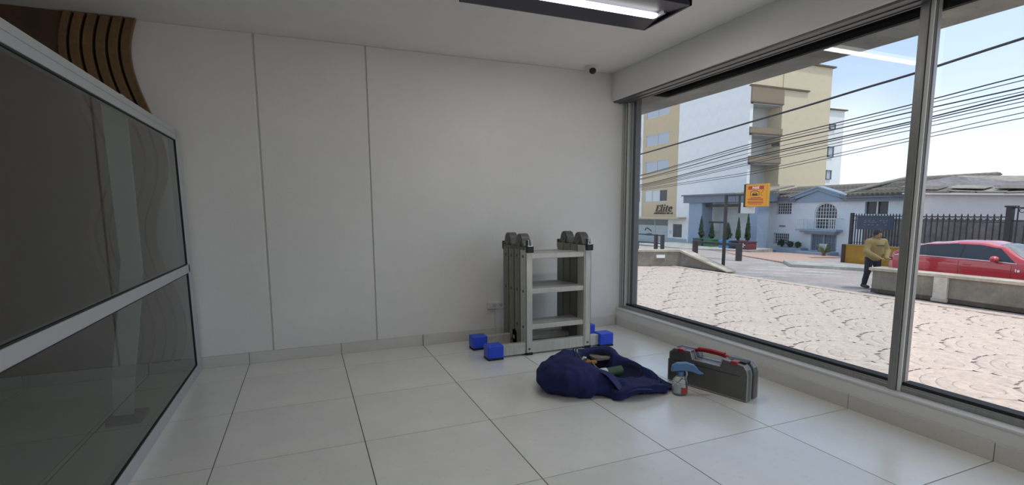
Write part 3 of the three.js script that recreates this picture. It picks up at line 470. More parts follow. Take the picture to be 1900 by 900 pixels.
{
  // plaza: fans of stone bands, every band a strip with low edges
  const pl = structGroup('plaza', 'pale stone plaza paved in overlapping fan patterns', 'plaza');
  obj('joint_bed', prismY([[2.78, -19], [13.2, -18.3], [14.75, -17.3], [14.72, 9], [2.78, 9]], G - 0.12, G - 0.012), M.joint, pl);
  obj('edge_kerb', prismY([[14.45, -17.3], [14.78, -17.3], [14.8, 9], [14.5, 9]], G - 0.1, G + 0.004), M.pave, pl);
  const R = 0.9, bands = [], r = rng(21), inside = (x, z, cx, cz) => Math.hypot(x - cx, z - cz) < R;
  for (let j = -22; j < 12; j++) for (let i = -1; i < 9; i++) {
    const cz = j * R, cx = 3 + i * 2 * R + (j & 1 ? R : 0);
    if (cx > 15.4 || cz < -19.6 || cz > 2.4) continue;
    for (let q = 0; q < 5; q++) {
      const ri = q * 0.18 + 0.007, ro = (q + 1) * 0.18 - 0.007, rm = (ri + ro) / 2, n = 26;
      const hid = (a) => { const x = cx + rm * Math.cos(a), z = cz + rm * Math.sin(a); return inside(x, z, cx - R, cz + R) || inside(x, z, cx + R, cz + R) || inside(x, z, cx, cz + 2 * R) || x < 2.85 || x > 14.42 || (z < -17.2 - Math.max(0, (14.6 - x)) * 0.55); };
      const rim = (a, b) => { for (let q = 0; q < 9; q++) { const m = (a + b) / 2; if (hid(m)) b = m; else a = m; } return a; };      // last seen angle between a (seen) and b (hidden)
      let run = [];
      const flush = () => { if (run.length > 1) bands.push({ run, ri, ro, rm, cx, cz }); run = []; };
      for (let k = 0; k <= n; k++) {                                     // convex towards -z, overlapped by the next rows at +z
        const a = -Math.PI * 1.5 + Math.PI * 2 * k / n, step = Math.PI * 2 / n;
        if (hid(a)) { if (run.length) run.push(rim(a - step, a)); flush(); } else { if (!run.length && k && hid(a - step)) run.push(rim(a, a - step)); run.push(a); }
      }
      flush();
    }
  }
  const strip = ({ run, ri, ro, rm, cx, cz }) => {
    const P = [], I = [];
    for (const a of run) { const c = Math.cos(a), s = Math.sin(a); P.push(cx + ri * c, G - 0.012, cz + ri * s, cx + (ri + 0.02) * c, G, cz + (ri + 0.02) * s, cx + (ro - 0.02) * c, G, cz + (ro - 0.02) * s, cx + ro * c, G - 0.012, cz + ro * s); }
    for (let k = 0; k < run.length - 1; k++) for (let q = 0; q < 3; q++) { const a = k * 4 + q; I.push(a, a + 4, a + 1, a + 1, a + 4, a + 5); }
    const g = new THREE.BufferGeometry(); g.setAttribute('position', new THREE.Float32BufferAttribute(P, 3)); g.setIndex(I); g.computeVertexNormals();
    if (g.attributes.normal.getY(1) < 0) { g.setIndex(I.map((v, k) => (k % 3 === 1 ? I[k + 1] : k % 3 === 2 ? I[k - 1] : v))); g.computeVertexNormals(); }
    return g;
  };
  // what the window shows largest: near, and within the view
  const score = (b) => { const d = Math.hypot(b.cx, b.cz), seen = b.cx > 3.6 && b.cz < -1.2 - (b.cx - 3.6) * 0.02 && b.cz > -1.3 * b.cx - 2; return (seen ? 0 : 1000) + d; };
  bands.sort((a, b) => score(a) - score(b));
  bands.slice(0, 300).forEach((b) => obj('paving_band', strip(b), r() < 0.5 ? M.pave : M.pave2, pl));
  const rest = obj('far_paving_bands', bands.slice(300).map(strip), M.pave, pl); rest.userData.kind = 'stuff';
}
const drape = (pts, up, thick) => { const g = prismY(pts, -thick, 0); const p = g.attributes.position; for (let i = 0; i < p.count; i++) p.setY(i, p.getY(i) + ground(p.getX(i), p.getZ(i)) + up); g.computeVertexNormals(); return g; };
struct('pavement_far', [drape([[18.85, -14.95], [20.2, -13.0], [21.6, -10.5], [22, 8], [24.2, 8], [24.2, -16.4], [20, -16.3]], 0.1, 0.3)], M.sidewalk, 'raised pale pavement in front of the yellow fence base', 'pavement');
struct('pavement_brick', [drape([[20, -16.35], [24.0, -16.35], [29, -22], [33.9, -23], [33.9, -27], [30, -31.5], [27.5, -28.5], [22, -20]], 0.03, 0.2)], M.brickWalk, 'reddish paved strip in front of the pale blue house', 'pavement');
struct('pavement_shop', [prismY([[27.5, -38], [33, -38], [33.2, -28], [30.3, -27.5], [27.5, -31.5]], -2.9, -2.03), prismY([[20, -60], [36.2, -60], [36.2, -38], [27, -36], [20, -30]], -3.2, -2.62)], M.sidewalk, 'bright concrete pavement before the tall building', 'pavement');

// low concrete walls at the edge of the plaza
{
  const w = thing('concrete_wall', 'long low concrete wall with pale coping in front of the red car', 'wall', [15.35, G, -5]);
  obj('wall_body', box(15.2, 15.5, G, -0.76, -9.42, 6, 0.01), M.concrete, w);
  obj('coping', box(15.14, 15.62, -0.765, -0.685, -9.5, 6, 0.012), M.coping, w);
  obj('dark_base_strip', box(15.185, 15.21, G, G + 0.11, -9.43, 6, 0.004), std(lin(0.13, 0.115, 0.095), 0.95, { map: texConc, bumpMap: bumpConc, bumpScale: 0.006 }), w);  // thin strip in a darker concrete colour along the foot of the wall
  obj('pilaster', box(15.13, 15.22, G, -0.765, -7.84, -7.53, 0.008), std(lin(0.85, 0.82, 0.74), 0.8, { map: texConc }), w);
  obj('pilaster_base', box(15.11, 15.22, G, G + 0.09, -7.86, -7.51, 0.006), std(lin(0.7, 0.67, 0.6), 0.85, { map: texConc }), w);
  const k = thing('sloped_concrete_wall', 'low concrete wall tapering down to the ground at far left', 'wall', [14.9, G, -17.2]);
  const seg = (a, b, ha, hb, th, y0 = 0) => {                              // a wall piece between two plan points with its own height at each end
    const dx = b[0] - a[0], dz = b[1] - a[1], l = Math.hypot(dx, dz), g = prismZ([[0, y0], [l, y0], [l, hb], [0, ha]], -th, 0); g.rotateY(-Math.atan2(dz, dx)); g.translate(a[0], G, a[1]); return g;
  };
  obj('wall_body', [seg([9.5, -19.9], [14.9, -17.15], 0.62, 0.62, 0.28), seg([14.9, -17.15], [15.03, -14.55], 0.62, 0.03, 0.28)], M.concrete, k);
  obj('coping', [seg([9.5, -19.84], [14.93, -17.1], 0.7, 0.7, 0.4, 0.62), (() => { const g = prismX([[-17.18, 0.62], [-14.5, 0.02], [-14.5, 0.06], [-17.18, 0.7]].map(([z, y]) => [z, y]).reverse(), 14.82, 15.3); g.translate(0, G, 0); return g; })()], M.coping, k);
  obj('white_plate', (() => { const g = new THREE.BoxGeometry(0.36, 0.14, 0.02); g.rotateY(-Math.atan2(2.75, 5.4)); g.translate(14.12, G + 0.42, -17.51); return g; })(), M.white, k);
}
// metal barriers by the kerb
{
  const b = thing('pipe_barrier', 'dark metal pipe barrier with two rails at far left', 'barrier', [19, G, -25]);
  obj('top_rail', box(18.97, 19.03, -0.5, -0.43, -28.5, -23.4, 0.01), BM.iron, b); obj('lower_rail', box(18.97, 19.03, -0.97, -0.91, -28.5, -23.4, 0.01), BM.iron, b);
  for (const z of [-27.9, -25.83, -24.03, -23.45]) obj('post', box(18.92, 19.08, G - 0.02, z > -25 ? -0.42 : -0.93, z - 0.09, z + 0.09, 0.01), BM.iron, b);
  const c = thing('beam_barrier', 'dark two post barrier beam in front of the planters', 'barrier', [19, G, -19.4]);
  obj('beam', box(18.93, 19.07, -0.74, -0.62, -20.9, -17.85, 0.01), BM.iron, c);
  for (const z of [-20.8, -17.9]) obj('post', box(18.9, 19.1, G - 0.05, -0.6, z - 0.11, z + 0.11, 0.01), std(lin(0.035, 0.025, 0.03), 0.6), c);
}
// ------------------------------------------------------------------ parking sign on its bracket pole
{
  const X = 15.7, s = thing('sign_pole', 'black steel pole with a sideways arm at the plaza edge', 'pole', [X, G, -15.57]);
  obj('post', box(X - 0.05, X + 0.05, G - 0.02, 1.6, -15.61, -15.51, 0.01), BM.iron, s);
  obj('arm', box(X - 0.045, X + 0.045, 1.53, 1.6, -15.5, -14.63, 0.01), BM.iron, s);
  const cv = document.createElement('canvas'); cv.width = 256; cv.height = 224; const c = cv.getContext('2d');
  c.fillStyle = '#e79a12'; c.fillRect(0, 0, 256, 224); c.fillStyle = '#b5301f'; c.fillRect(26, 12, 196, 38);
  c.fillStyle = '#fff1e6'; c.font = 'bold 37px sans-serif'; c.textAlign = 'center'; c.fillText('PARE', 124, 44);
  c.strokeStyle = '#3a1408'; c.lineWidth = 7; c.beginPath(); c.moveTo(60, 118); c.lineTo(60, 76); c.quadraticCurveTo(110, 50, 165, 76); c.lineTo(165, 118); c.stroke();
  c.fillStyle = '#3a1408'; c.beginPath(); c.moveTo(78, 106); c.lineTo(84, 92); c.lineTo(98, 80); c.lineTo(130, 80); c.lineTo(144, 92); c.lineTo(150, 106); c.lineTo(150, 116); c.lineTo(78, 116); c.fill();
  c.fillStyle = '#e79a12'; c.fillRect(96, 85, 36, 9); c.strokeStyle = '#7a4a08'; c.lineWidth = 6; c.beginPath(); c.arc(206, 96, 18, 1.2, 5.2); c.stroke(); c.beginPath(); c.moveTo(200, 66); c.lineTo(224, 58); c.stroke();
  c.fillStyle = '#9c3216'; for (const [y, w, h] of [[132, 130, 9], [148, 190, 11], [170, 196, 6], [184, 200, 10], [202, 170, 6]]) c.fillRect(124 - w / 2, y, w, h);
  const tx = new THREE.CanvasTexture(cv); tx.colorSpace = THREE.SRGBColorSpace;
  const p = thing('parking_sign', 'orange parking sign board reading PARE on the pole arm', 'sign', [X, 1.11, -14.05]);
  obj('cabinet', box(X - 0.07, X + 0.07, 1.11, 1.94, -14.55, -13.57, 0.015), std(lin(0.62, 0.3, 0.012), 0.5), p);
  obj('edge_frame', box(X - 0.085, X + 0.06, 1.09, 1.96, -14.62, -14.555, 0.008), BM.iron, p);
  const face = shadow(new THREE.Mesh(new THREE.PlaneGeometry(0.93, 0.78).rotateY(-Math.PI / 2), std(new THREE.Color(1, 1, 1), 0.5, { map: tx }))); face.name = 'printed_face'; face.position.set(-0.0725, 0.415, -0.01); p.add(face);
  const q = thing('small_white_sign', 'small white board hanging under the orange sign', 'sign', [X + 0.14, 0.85, -14.62]);
  obj('board', box(X + 0.12, X + 0.16, 0.855, 1.27, -14.93, -14.28, 0.008), std(lin(0.6, 0.63, 0.66), 0.6), q);
  obj('bracket', box(X + 0.09, X + 0.14, 0.86, 1.55, -15.02, -14.95, 0.006), BM.iron, q);
}
// ------------------------------------------------------------------ tall apartment building
{
  const X = 36.3, ZC = -33.74, t = thing('apartment_building', 'tall white and beige apartment block across the street', 'building', [42, -3, -43]);
  const wins = [[8.09, 9.26], [5.15, 6.38], [1.87, 3.2]];
  // street front: left white bay, beige bay with windows, blank white wall
  obj('white_bay', prismX(rect(-53, -48.75, 0.1, 12.6), X, X + 1.2, wins.map(([a, b]) => rect(-51.2, -49.0, a, b))), BM.white, t);
  obj('beige_bay', prismX(rect(-48.75, -42.72, 0.1, 12.6), X + 0.12, X + 1.2, wins.concat([[11.1, 12.3]]).map(([a, b]) => rect(-48.3, -44.36, a, b))), BM.beige, t);
  obj('white_wall', [box(X, X + 0.35, -3.2, 12.6, -42.72, ZC), box(X + 0.35, X + 4, 11.6, 12.5, -42.72, ZC - 0.1)], BM.white, t);
  obj('floor_slab', [8.02, 5.08, 1.8].map((y) => box(X + 1.2, X + 5, y - 0.2, y, -53, -42.7)), BM.grey, t);
  obj('inner_wall', box(X + 3, X + 3.2, 0.1, 12.6, -53, -42.7), BM.curtain, t);
  const win = (z0, z1, y0, y1, curtain, mull = 1) => {
    const w = obj('window', [box(X + 0.14, X + 0.22, y0, y0 + 0.08, z0, z1), box(X + 0.14, X + 0.22, y1 - 0.08, y1, z0, z1), box(X + 0.14, X + 0.22, y0, y1, z0, z0 + 0.08), box(X + 0.14, X + 0.22, y0, y1, z1 - 0.08, z1)], BM.frame, t);
    const n = mull + 1; for (let k = 0; k < n; k++) { const a = z0 + (z1 - z0) * k / n, b = z0 + (z1 - z0) * (k + 1) / n; obj('pane', box(X + 0.18, X + 0.2, y0 + 0.08, y1 - 0.08, a + 0.05, b - 0.05), curtain ? BM.glassPale : (k === n - 1 ? BM.glass : BM.curtain), w); }
    for (let k = 1; k < n; k++) obj('mullion', box(X + 0.13, X + 0.23, y0, y1, z0 + (z1 - z0) * k / n - 0.06, z0 + (z1 - z0) * k / n + 0.06), BM.frame, w);
  };
  wins.forEach(([a, b], k) => { win(-48.3, -44.36, a, b, k < 2, k < 2 ? 1 : 2); win(-51.2, -49.0, a, b, k < 2, 1); });
  win(-48.3, -44.36, 11.1, 12.3, true, 1);
  // ground floor: canopy, shop window, entrance
  obj('entrance_canopy', box(35.3, X + 1.2, 0.02, 0.2, -53, -41.2, 0.02), BM.beige, t);
  obj('ground_floor_wall', [box(X + 0.3, X + 1.2, -3.2, 0.05, -44.3, -42.7), box(X + 0.3, X + 1.2, -3.2, -2.75, -53, -44.3), box(X + 0.3, X + 1.2, -0.1, 0.05, -53, -44.3)], BM.white, t);
  const sh = obj('shop_window', [box(X + 0.34, X + 0.44, -2.75, -0.1, -44.42, -44.3), box(X + 0.34, X + 0.44, -2.75, -0.1, -46.65, -46.55), box(X + 0.34, X + 0.44, -2.75, -0.1, -50, -49.9)], BM.frame, t);
  for (const [a, b] of [[-46.55, -44.42], [-49.9, -46.65]]) { obj('pane', box(X + 0.38, X + 0.4, -2.75, -0.75, a, b), std(lin(0.4, 0.47, 0.51), 0.2), sh); obj('top_pane', box(X + 0.38, X + 0.4, -0.75, -0.1, a, b), std(lin(0.1, 0.13, 0.14), 0.25), sh); }
  obj('shop_mark', [tube([[X + 0.36, -1.35, -48.4], [X + 0.36, -1.1, -48.1], [X + 0.36, -1.25, -47.6], [X + 0.36, -1.45, -47.2]], 0.06, 14, 6), box(X + 0.35, X + 0.37, -1.95, -1.72, -48.1, -47.85), box(X + 0.35, X + 0.37, -1.95, -1.66, -47.75, -47.5), box(X + 0.35, X + 0.37, -1.95, -1.7, -47.4, -47.15)], BM.sign, t);
  obj('entrance_window', [box(X - 0.02, X + 0.1, -1.9, -0.54, -43.13, -42.72), box(X - 0.03, X + 0.02, -1.9, -0.54, -42.7, -41.8)], BM.glass, t);
  obj('letter_box', box(X + 0.24, X + 0.31, -1.6, -1.2, -44.05, -43.8), BM.grille, t);
  obj('blue_dado', box(X - 0.03, X + 0.3, -3.2, -2.05, -44.3, -41), std(lin(0.36, 0.43, 0.46), 0.85), t);
  // lettering on the beige front
  const txt = (s, size, z, y, f, slant) => { const g = new TextGeometry(s, { font: f, size, depth: 0.06, curveSegments: 5 }); g.computeBoundingBox(); const w = g.boundingBox.max.x; g.applyMatrix4(new THREE.Matrix4().makeShear(0, 0, slant, 0, 0, 0)); return { g, w }; };
  const e = txt('Elite', 0.72, 0, 0, font, 0.3); e.g.scale(2.75 / e.w, 1, 1); e.g.rotateY(-Math.PI / 2); e.g.translate(X + 0.1, 0.78, -46.35); obj('lettering', e.g, std(lin(0.035, 0.03, 0.025), 0.6), t);
  { const r = rng(4), g = []; let z = -46.5; while (z < -43.45) { const w = 0.08 + 0.14 * r(); g.push(box(X + 0.06, X + 0.13, 0.52, 0.52 + 0.13 + 0.07 * r(), z, z + w)); z += w + 0.05 + (r() < 0.2 ? 0.12 : 0); } obj('small_lettering', g, std(lin(0.06, 0.045, 0.035), 0.6), t); }
  // side towards us: recessed balconies between brown parapets, beige wall, white stair tower
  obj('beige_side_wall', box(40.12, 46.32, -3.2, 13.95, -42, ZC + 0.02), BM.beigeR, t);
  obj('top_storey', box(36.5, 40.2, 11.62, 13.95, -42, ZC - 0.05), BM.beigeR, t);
  obj('roof_edge', box(36.3, 46.55, 13.95, 14.08, -42, ZC + 0.25), BM.ledge, t);
  obj('balcony_ledge', box(36.2, 43.3, 11.56, 11.68, ZC - 0.1, ZC + 0.2), BM.ledge, t);
  for (const [a, b] of [[10.28, 11.56], [7.63, 8.12], [5.12, 5.64], [2.6, 3.22]]) { const p = obj('balcony_parapet', box(36.31, 40.14, a, b, ZC - 0.02, ZC + 0.16), BM.brown, t); obj('soffit_edge', box(36.31, 40.14, a - 0.1, a, ZC - 0.02, ZC + 0.18), BM.ledge, p); }
  obj('balcony_rear_wall', box(36.65, 40.12, -3.2, 11.6, -35.5, -35.2), BM.grey, t);
  for (const y of [10.2, 7.55, 5.04, 2.5]) obj('balcony_floor', box(36.35, 40.13, y - 0.1, y + 0.08, -35.2, ZC), BM.grey, t);
  obj('stair_tower', box(46.32, 48.55, -3.2, 10.25, -42, ZC - 0.1), BM.white, t); obj('tower_roof_edge', box(46.32, 48.75, 10.25, 10.36, -42, ZC + 0.1), BM.ledge, t);
  for (const [y0, y1, x0, x1] of [[8.45, 8.96, 46.5, 47.3], [5.9, 6.86, 46.45, 47.25], [3.77, 4.65, 46.4, 47.15]]) { const w = obj('window', [box(x0, x1, y1 - 0.07, y1, ZC - 0.1, ZC + 0.02), box(x0, x1, y0, y0 + 0.07, ZC - 0.1, ZC + 0.02), box(x0, x0 + 0.07, y0, y1, ZC - 0.1, ZC + 0.02), box(x1 - 0.07, x1, y0, y1, ZC - 0.1, ZC + 0.02)], BM.blueDark, t); obj('pane', box(x0 + 0.07, x1 - 0.07, y0 + 0.07, y1 - 0.07, ZC - 0.1, ZC - 0.06), BM.glassPale, w); }
}
// ------------------------------------------------------------------ blue gateway between the block and the house
{
  const p = thing('blue_gateway', 'blue grey gateway with a wide lintel behind the cypress planters', 'gateway', [33.5, -2.7, -33.5]);
  obj('lintel', [box(32.6, 35.6, 1.58, 2.32, -37.45, -31.35), box(32.45, 35.6, 2.2, 2.32, -37.6, -31.35)], BM.blueDark, p);
  obj('pillar', box(32.8, 34, -2.8, 1.58, -36.9, -35.25), BM.portal, p);
  obj('rear_wall', box(35.2, 35.6, -2.8, 1.6, -37.4, -31.35), BM.portalBack, p);
  obj('dark_beam', [box(33.2, 33.4, 1.2, 1.42, -35.25, -31.35), box(33.2, 33.35, -0.2, -0.05, -34.8, -33)], BM.iron, p);
  for (const z of [-35.9, -32.9]) obj('white_poster', box(35.15, 35.2, -1.05, -0.2, z - 0.4, z + 0.4), M.white, p);
  // planters with cypresses
  const defs = [[-33.3, 'green', lin(0.03, 0.08, 0.05), 1.85, 0.2, 'slender cypress in the leftmost dark green planter', 'leftmost dark green planter box under a cypress'], [-32.1, 'bright green', lin(0.05, 0.16, 0.06), 1.4, 0.2, 'short cypress in the brighter green planter', 'brighter green planter box second from left'], [-30.4, 'blue', lin(0.1, 0.24, 0.5), 1.35, 0.3, 'thick dark cypress in the blue planter behind the pole', 'blue planter box behind the black pole'], [-29.35, 'black', lin(0.015, 0.015, 0.025), 1.75, 0.17, 'narrow cypress in the black planter', 'black planter box between the blue and the maroon one'], [-28.45, 'maroon', lin(0.13, 0.035, 0.045), 2.05, 0.18, 'tallest cypress in the maroon planter beside the pillar', 'maroon planter box with a white cross mark']];
  const r = rng(77);
  for (const [z, nm, col, h, rad, lt, lp] of defs) {
    const b = thing('planter_box', lp, 'planter', [31, -2.03, z]); const m = std(col, 0.7), w = nm === 'black' ? 0.3 : 0.5;
    obj('box_body', [box(30.6, 31.4, -2.03, -1.5, z - w, z + w, 0.02), box(30.56, 31.44, -1.5, -1.42, z - w - 0.03, z + w + 0.03, 0.01)], m, b);
    if (nm === 'maroon') obj('cross_mark', [box(30.575, 30.6, -1.9, -1.55, z - 0.03, z + 0.03), box(30.575, 30.6, -1.72, -1.66, z - 0.18, z + 0.18)], M.white, b);
    obj('soil', box(30.65, 31.35, -1.5, -1.425, z - w + 0.06, z + w - 0.06), M.black, b);
    const c = thing('cypress', lt, 'tree', [31, -1.42, z]); const g = [];
    for (let k = 0; k < 150; k++) { const u = Math.pow(r(), 0.85), a = r() * 6.28, rr = rad * 1.25 * Math.pow(1 - u, 0.75) * (u < 0.08 ? 0.6 : 1) * (0.55 + 0.45 * r()), q = new THREE.ConeGeometry(0.045 + 0.05 * (1 - u), 0.2 + 0.1 * r(), 5); q.rotateZ(-0.25 * Math.cos(a)); q.rotateX(0.25 * Math.sin(a)); q.translate(31 + rr * Math.cos(a), -1.24 + u * (h - 0.2), z + rr * Math.sin(a)); g.push(q); }
    obj('foliage', g, BM.leaf, c); obj('trunk', rod(V(31, -1.42, z), V(31, -1.44 + h * 0.8, z), 0.04, 0.012), std(lin(0.06, 0.04, 0.03), 0.9), c);
  }
}

// ------------------------------------------------------------------ pale blue two storey house
{
  const X = 35, t = thing('house', 'pale blue two storey house with a gable and an arched window', 'house', [39, -2.45, -25.3]);
  const arch = (z0, z1, y0, ys, top, n = 12) => { const p = [[z0, y0], [z1, y0], [z1, ys]], zc = (z0 + z1) / 2, h = (z1 - z0) / 2; for (let k = 1; k < n; k++) { const a = Math.PI * k / n; p.push([zc + h * Math.cos(a), ys + (top - ys) * Math.sin(a)]); } p.push([z0, ys]); return p; };
  const W = { up: [-29.46, -28.08, 0.56, 1.47], low: [-29.55, -28.15, -1.8, -0.92], right: [-22.52, -21.05, 0.56, 1.45], door: [-26.3, -24.3, -2.08, -0.87] }, A = arch(-26.12, -24.4, -0.5, 0.75, 1.43);
  const L = -30.95, Rr = -17.5, YB = -2.7, YT = 1.52;
  obj('front_wall', prismX(rect(L, Rr, YB, YT), X, X + 0.35, [rect(...W.up), rect(...W.low), rect(...W.right), rect(...W.door), A]), BM.house, t);
  obj('side_wall', [box(X + 0.35, 42, YB, YT, L, L + 0.3), box(X + 0.35, 42, YB, YT, Rr - 0.3, Rr), box(41.7, 42, YB, YT, L, Rr)], BM.house, t);
  obj('inner_floor', box(X + 0.35, 41.7, -0.75, -0.6, L + 0.3, Rr - 0.3), BM.grey, t);
  obj('inner_wall', box(X + 1.6, X + 1.7, YB, YT, L + 0.3, Rr - 0.3), BM.sign, t);
  const grille = (nm, [z0, z1, y0, y1], nz, ny) => {
    const w = obj(nm, [box(X + 0.1, X + 0.18, y0, y0 + 0.05, z0, z1), box(X + 0.1, X + 0.18, y1 - 0.05, y1, z0, z1), box(X + 0.1, X + 0.18, y0, y1, z0, z0 + 0.05), box(X + 0.1, X + 0.18, y0, y1, z1 - 0.05, z1)], BM.grille, t);
    obj('pane', box(X + 0.2, X + 0.22, y0, y1, z0, z1), BM.glass, w);
    for (let k = 1; k < nz; k++) { const z = z0 + (z1 - z0) * k / nz; obj('grille_bar', box(X + 0.02, X + 0.05, y0, y1, z - 0.018, z + 0.018), BM.grille, w); }
    for (let k = 1; k < ny; k++) { const y = y0 + (y1 - y0) * k / ny; obj('grille_bar', box(X + 0.02, X + 0.05, y - 0.016, y + 0.016, z0, z1), BM.grille, w); }
    return w;
  };
  grille('window', W.up, 7, 4); grille('window', W.low, 8, 4);
  const rw = obj('window', [box(X + 0.08, X + 0.16, W.right[2], W.right[3], -21.82, -21.74), box(X + 0.08, X + 0.16, W.right[2], W.right[2] + 0.06, -22.52, -21.05)], BM.grille, t); obj('pane', box(X + 0.2, X + 0.22, ...W.right.slice(2), ...W.right.slice(0, 2)), BM.glass, rw);
  const aw = obj('arched_window', prismX(A, X + 0.06, X + 0.14, [arch(-26.04, -24.48, -0.44, 0.74, 1.35)]), BM.grille, t);
  obj('pane', prismX(A, X + 0.2, X + 0.22), BM.glass, aw);
  for (let k = 1; k < 8; k++) { const z = -26.12 + 1.72 * k / 8, hh = 0.75 + 0.68 * Math.sqrt(Math.max(0, 1 - Math.pow((z + 25.26) / 0.86, 2))); obj('glazing_bar', box(X + 0.03, X + 0.07, -0.5, hh, z - 0.017, z + 0.017), BM.grille, aw); }
  for (let k = 0; k < 6; k++) { const y = -0.2 + k * 0.25, hz = y < 0.75 ? 0.86 : 0.86 * Math.sqrt(Math.max(0, 1 - Math.pow((y - 0.75) / 0.68, 2))); obj('glazing_bar', box(X + 0.03, X + 0.07, y - 0.015, y + 0.015, -25.26 - hz, -25.26 + hz), BM.grille, aw); }
  const dr = obj('door_screen', [box(X + 0.02, X + 0.12, W.door[2], W.door[3], W.door[0], W.door[0] + 0.1), box(X + 0.02, X + 0.12, W.door[2], W.door[3], -25.36, -25.24), box(X + 0.02, X + 0.12, W.door[2], W.door[3], W.door[1] - 0.1, W.door[1])], BM.blue, t);
  obj('pane', box(X + 0.14, X + 0.17, W.door[2], W.door[3], W.door[0], W.door[1]), std(lin(0.15, 0.19, 0.23), 0.3), dr);
  for (let k = 1; k < 10; k++) { const z = -26.3 + 2 * k / 10; obj('grille_bar', box(X + 0.04, X + 0.07, W.door[2], W.door[3], z - 0.014, z + 0.014), BM.blue, dr); }
  for (const y of [-1.75, -1.45, -1.15]) obj('grille_bar', box(X + 0.04, X + 0.07, y - 0.014, y + 0.014, W.door[0], W.door[1]), BM.blue, dr);
  obj('door_notice', box(X - 0.01, X + 0.02, -2.0, -1.55, -25.6, -24.95), BM.curtain, t);
  // balcony over the door
  const b = obj('balcony', [box(34.25, X, -0.62, -0.5, -27.05, -23.9), box(34.4, X, -0.74, -0.62, -26.8, -24.1), box(34.6, X, -0.86, -0.74, -26.55, -24.25)], BM.blue, t);
  obj('railing', box(34.28, 34.33, 0.26, 0.31, -27, -23.95), BM.house, b); obj('railing', [box(34.33, X, 0.26, 0.31, -27, -26.95), box(34.33, X, 0.26, 0.31, -24, -23.95)], BM.house, b);
  for (let k = 0; k <= 20; k++) { const z = -26.98 + 3.0 * k / 20; if (k % 5 === 0 || k < 4 || k > 16) obj('baluster', box(34.29, 34.32, -0.5, 0.26, z - 0.018, z + 0.018), BM.house, b); }
  // cornice, gable, roof
  obj('cornice', [box(34.72, X + 0.2, 1.5, 1.72, L - 0.3, -27.6), box(34.6, X + 0.2, 1.72, 1.84, L - 0.3, -27.6), box(34.72, X + 0.2, 1.5, 1.72, -23.95, Rr), box(34.6, X + 0.2, 1.72, 1.84, -23.95, Rr)], BM.blueDark, t);
  obj('gable_wall', prismX([[-27.9, 1.5], [-23.7, 1.5], [-25.74, 2.42]], X - 0.14, X + 0.2), BM.blue, t);
  const mould = (z0, y0, z1, y1) => prismX([[z0, y0], [z1, y1], [z1, y1 + 0.22], [z0, y0 + 0.22]], 34.7, X + 0.2), mould2 = (z0, y0, z1, y1) => prismX([[z0, y0 + 0.2], [z1, y1 + 0.2], [z1, y1 + 0.3], [z0, y0 + 0.3]], 34.58, X + 0.3);
  obj('gable_moulding', [mould(-28.0, 1.6, -25.74, 2.32), mould(-25.74, 2.32, -23.6, 1.6), mould2(-28.1, 1.6, -25.74, 2.33), mould2(-25.74, 2.33, -23.5, 1.6)], BM.blue, t);
  // roof: courses of half round tiles
  const course = (z0, z1, x0, y0, x1, y1) => { const n = Math.max(2, Math.round((z1 - z0) / 0.32)), g = []; for (let k = 0; k < n; k++) { const z = z0 + (z1 - z0) * (k + 0.5) / n; g.push(rod(V(x0, y0 + 0.02, z), V(x1, y1 + 0.02, z), 0.11, 0.11, 6)); } g.push((() => { const q = prismZ([[x0, y0 - 0.05], [x1, y1 - 0.05], [x1, y1 + 0.02], [x0, y0 + 0.02]], z0, z1); return q; })()); return g; };
  for (let k = 0; k < 5; k++) { const u = k / 5, v = (k + 1) / 5 + 0.03, px = (s) => 34.55 + s * 4.6; const rc = (a, b) => obj('roof_course', course(a, b, px(u), 1.86 + u * 0.82 + 0.03, px(v), 1.86 + v * 0.82), k & 1 ? BM.roof : BM.roof2, t); rc(L - 0.3, -28.0); rc(-23.6, -22.6); if (k) rc(-28.0, -23.6); obj('roof_course', course(-22.6, Rr + 0.2, px(u), 1.86 + u * 1.12 + 0.03, px(v), 1.86 + v * 1.12), k & 1 ? BM.roof2 : BM.roof, t); }
  obj('ridge', [rod(V(39.2, 2.72, L), V(39.2, 2.72, -22.6), 0.16, 0.16, 8), rod(V(39.2, 3.0, -22.6), V(39.2, 3.0, Rr), 0.16, 0.16, 8), tube([[34.7, 1.92, -24.2], [36.5, 2.45, -23.4], [39.2, 3.05, -22.6]], 0.14, 12, 8)], BM.roofPale, t);
  obj('rear_roof', [prismZ([[39.2, 2.7], [43, 1.8], [43, 1.7], [39.2, 2.6]].reverse(), L, Rr)], BM.roof, t);
  obj('corner_pillar', box(32.8, 34, -2.5, 1.58, -30.15, -29.25), BM.portal, t); obj('corner_lintel', box(32.6, 34.72, 1.58, 2.2, -31.3, -29.0), BM.blueDark, t); obj('corner_roof', prismZ([[32.5, 2.2], [36, 2.75], [36, 2.85], [32.5, 2.3]], -31.3, -28.7), BM.roofPale, t); obj('passage_wall', box(35.0, 35.4, -2.8, 1.58, -31.3, -30.9), BM.portalBack, t);
  obj('wall_plate', box(X - 0.03, X, -0.41, -0.29, -29.07, -28.52), BM.blueDark, t);
  obj('planter_wall', [box(34.2, X, YB, -1.95, -28.6, -26.45), box(33.7, X, YB, -2.1, -26.45, -24.1)], BM.blue, t);
  obj('plinth', box(X - 0.04, X, YB, -2.3, L, -28.6), BM.blue, t);
}
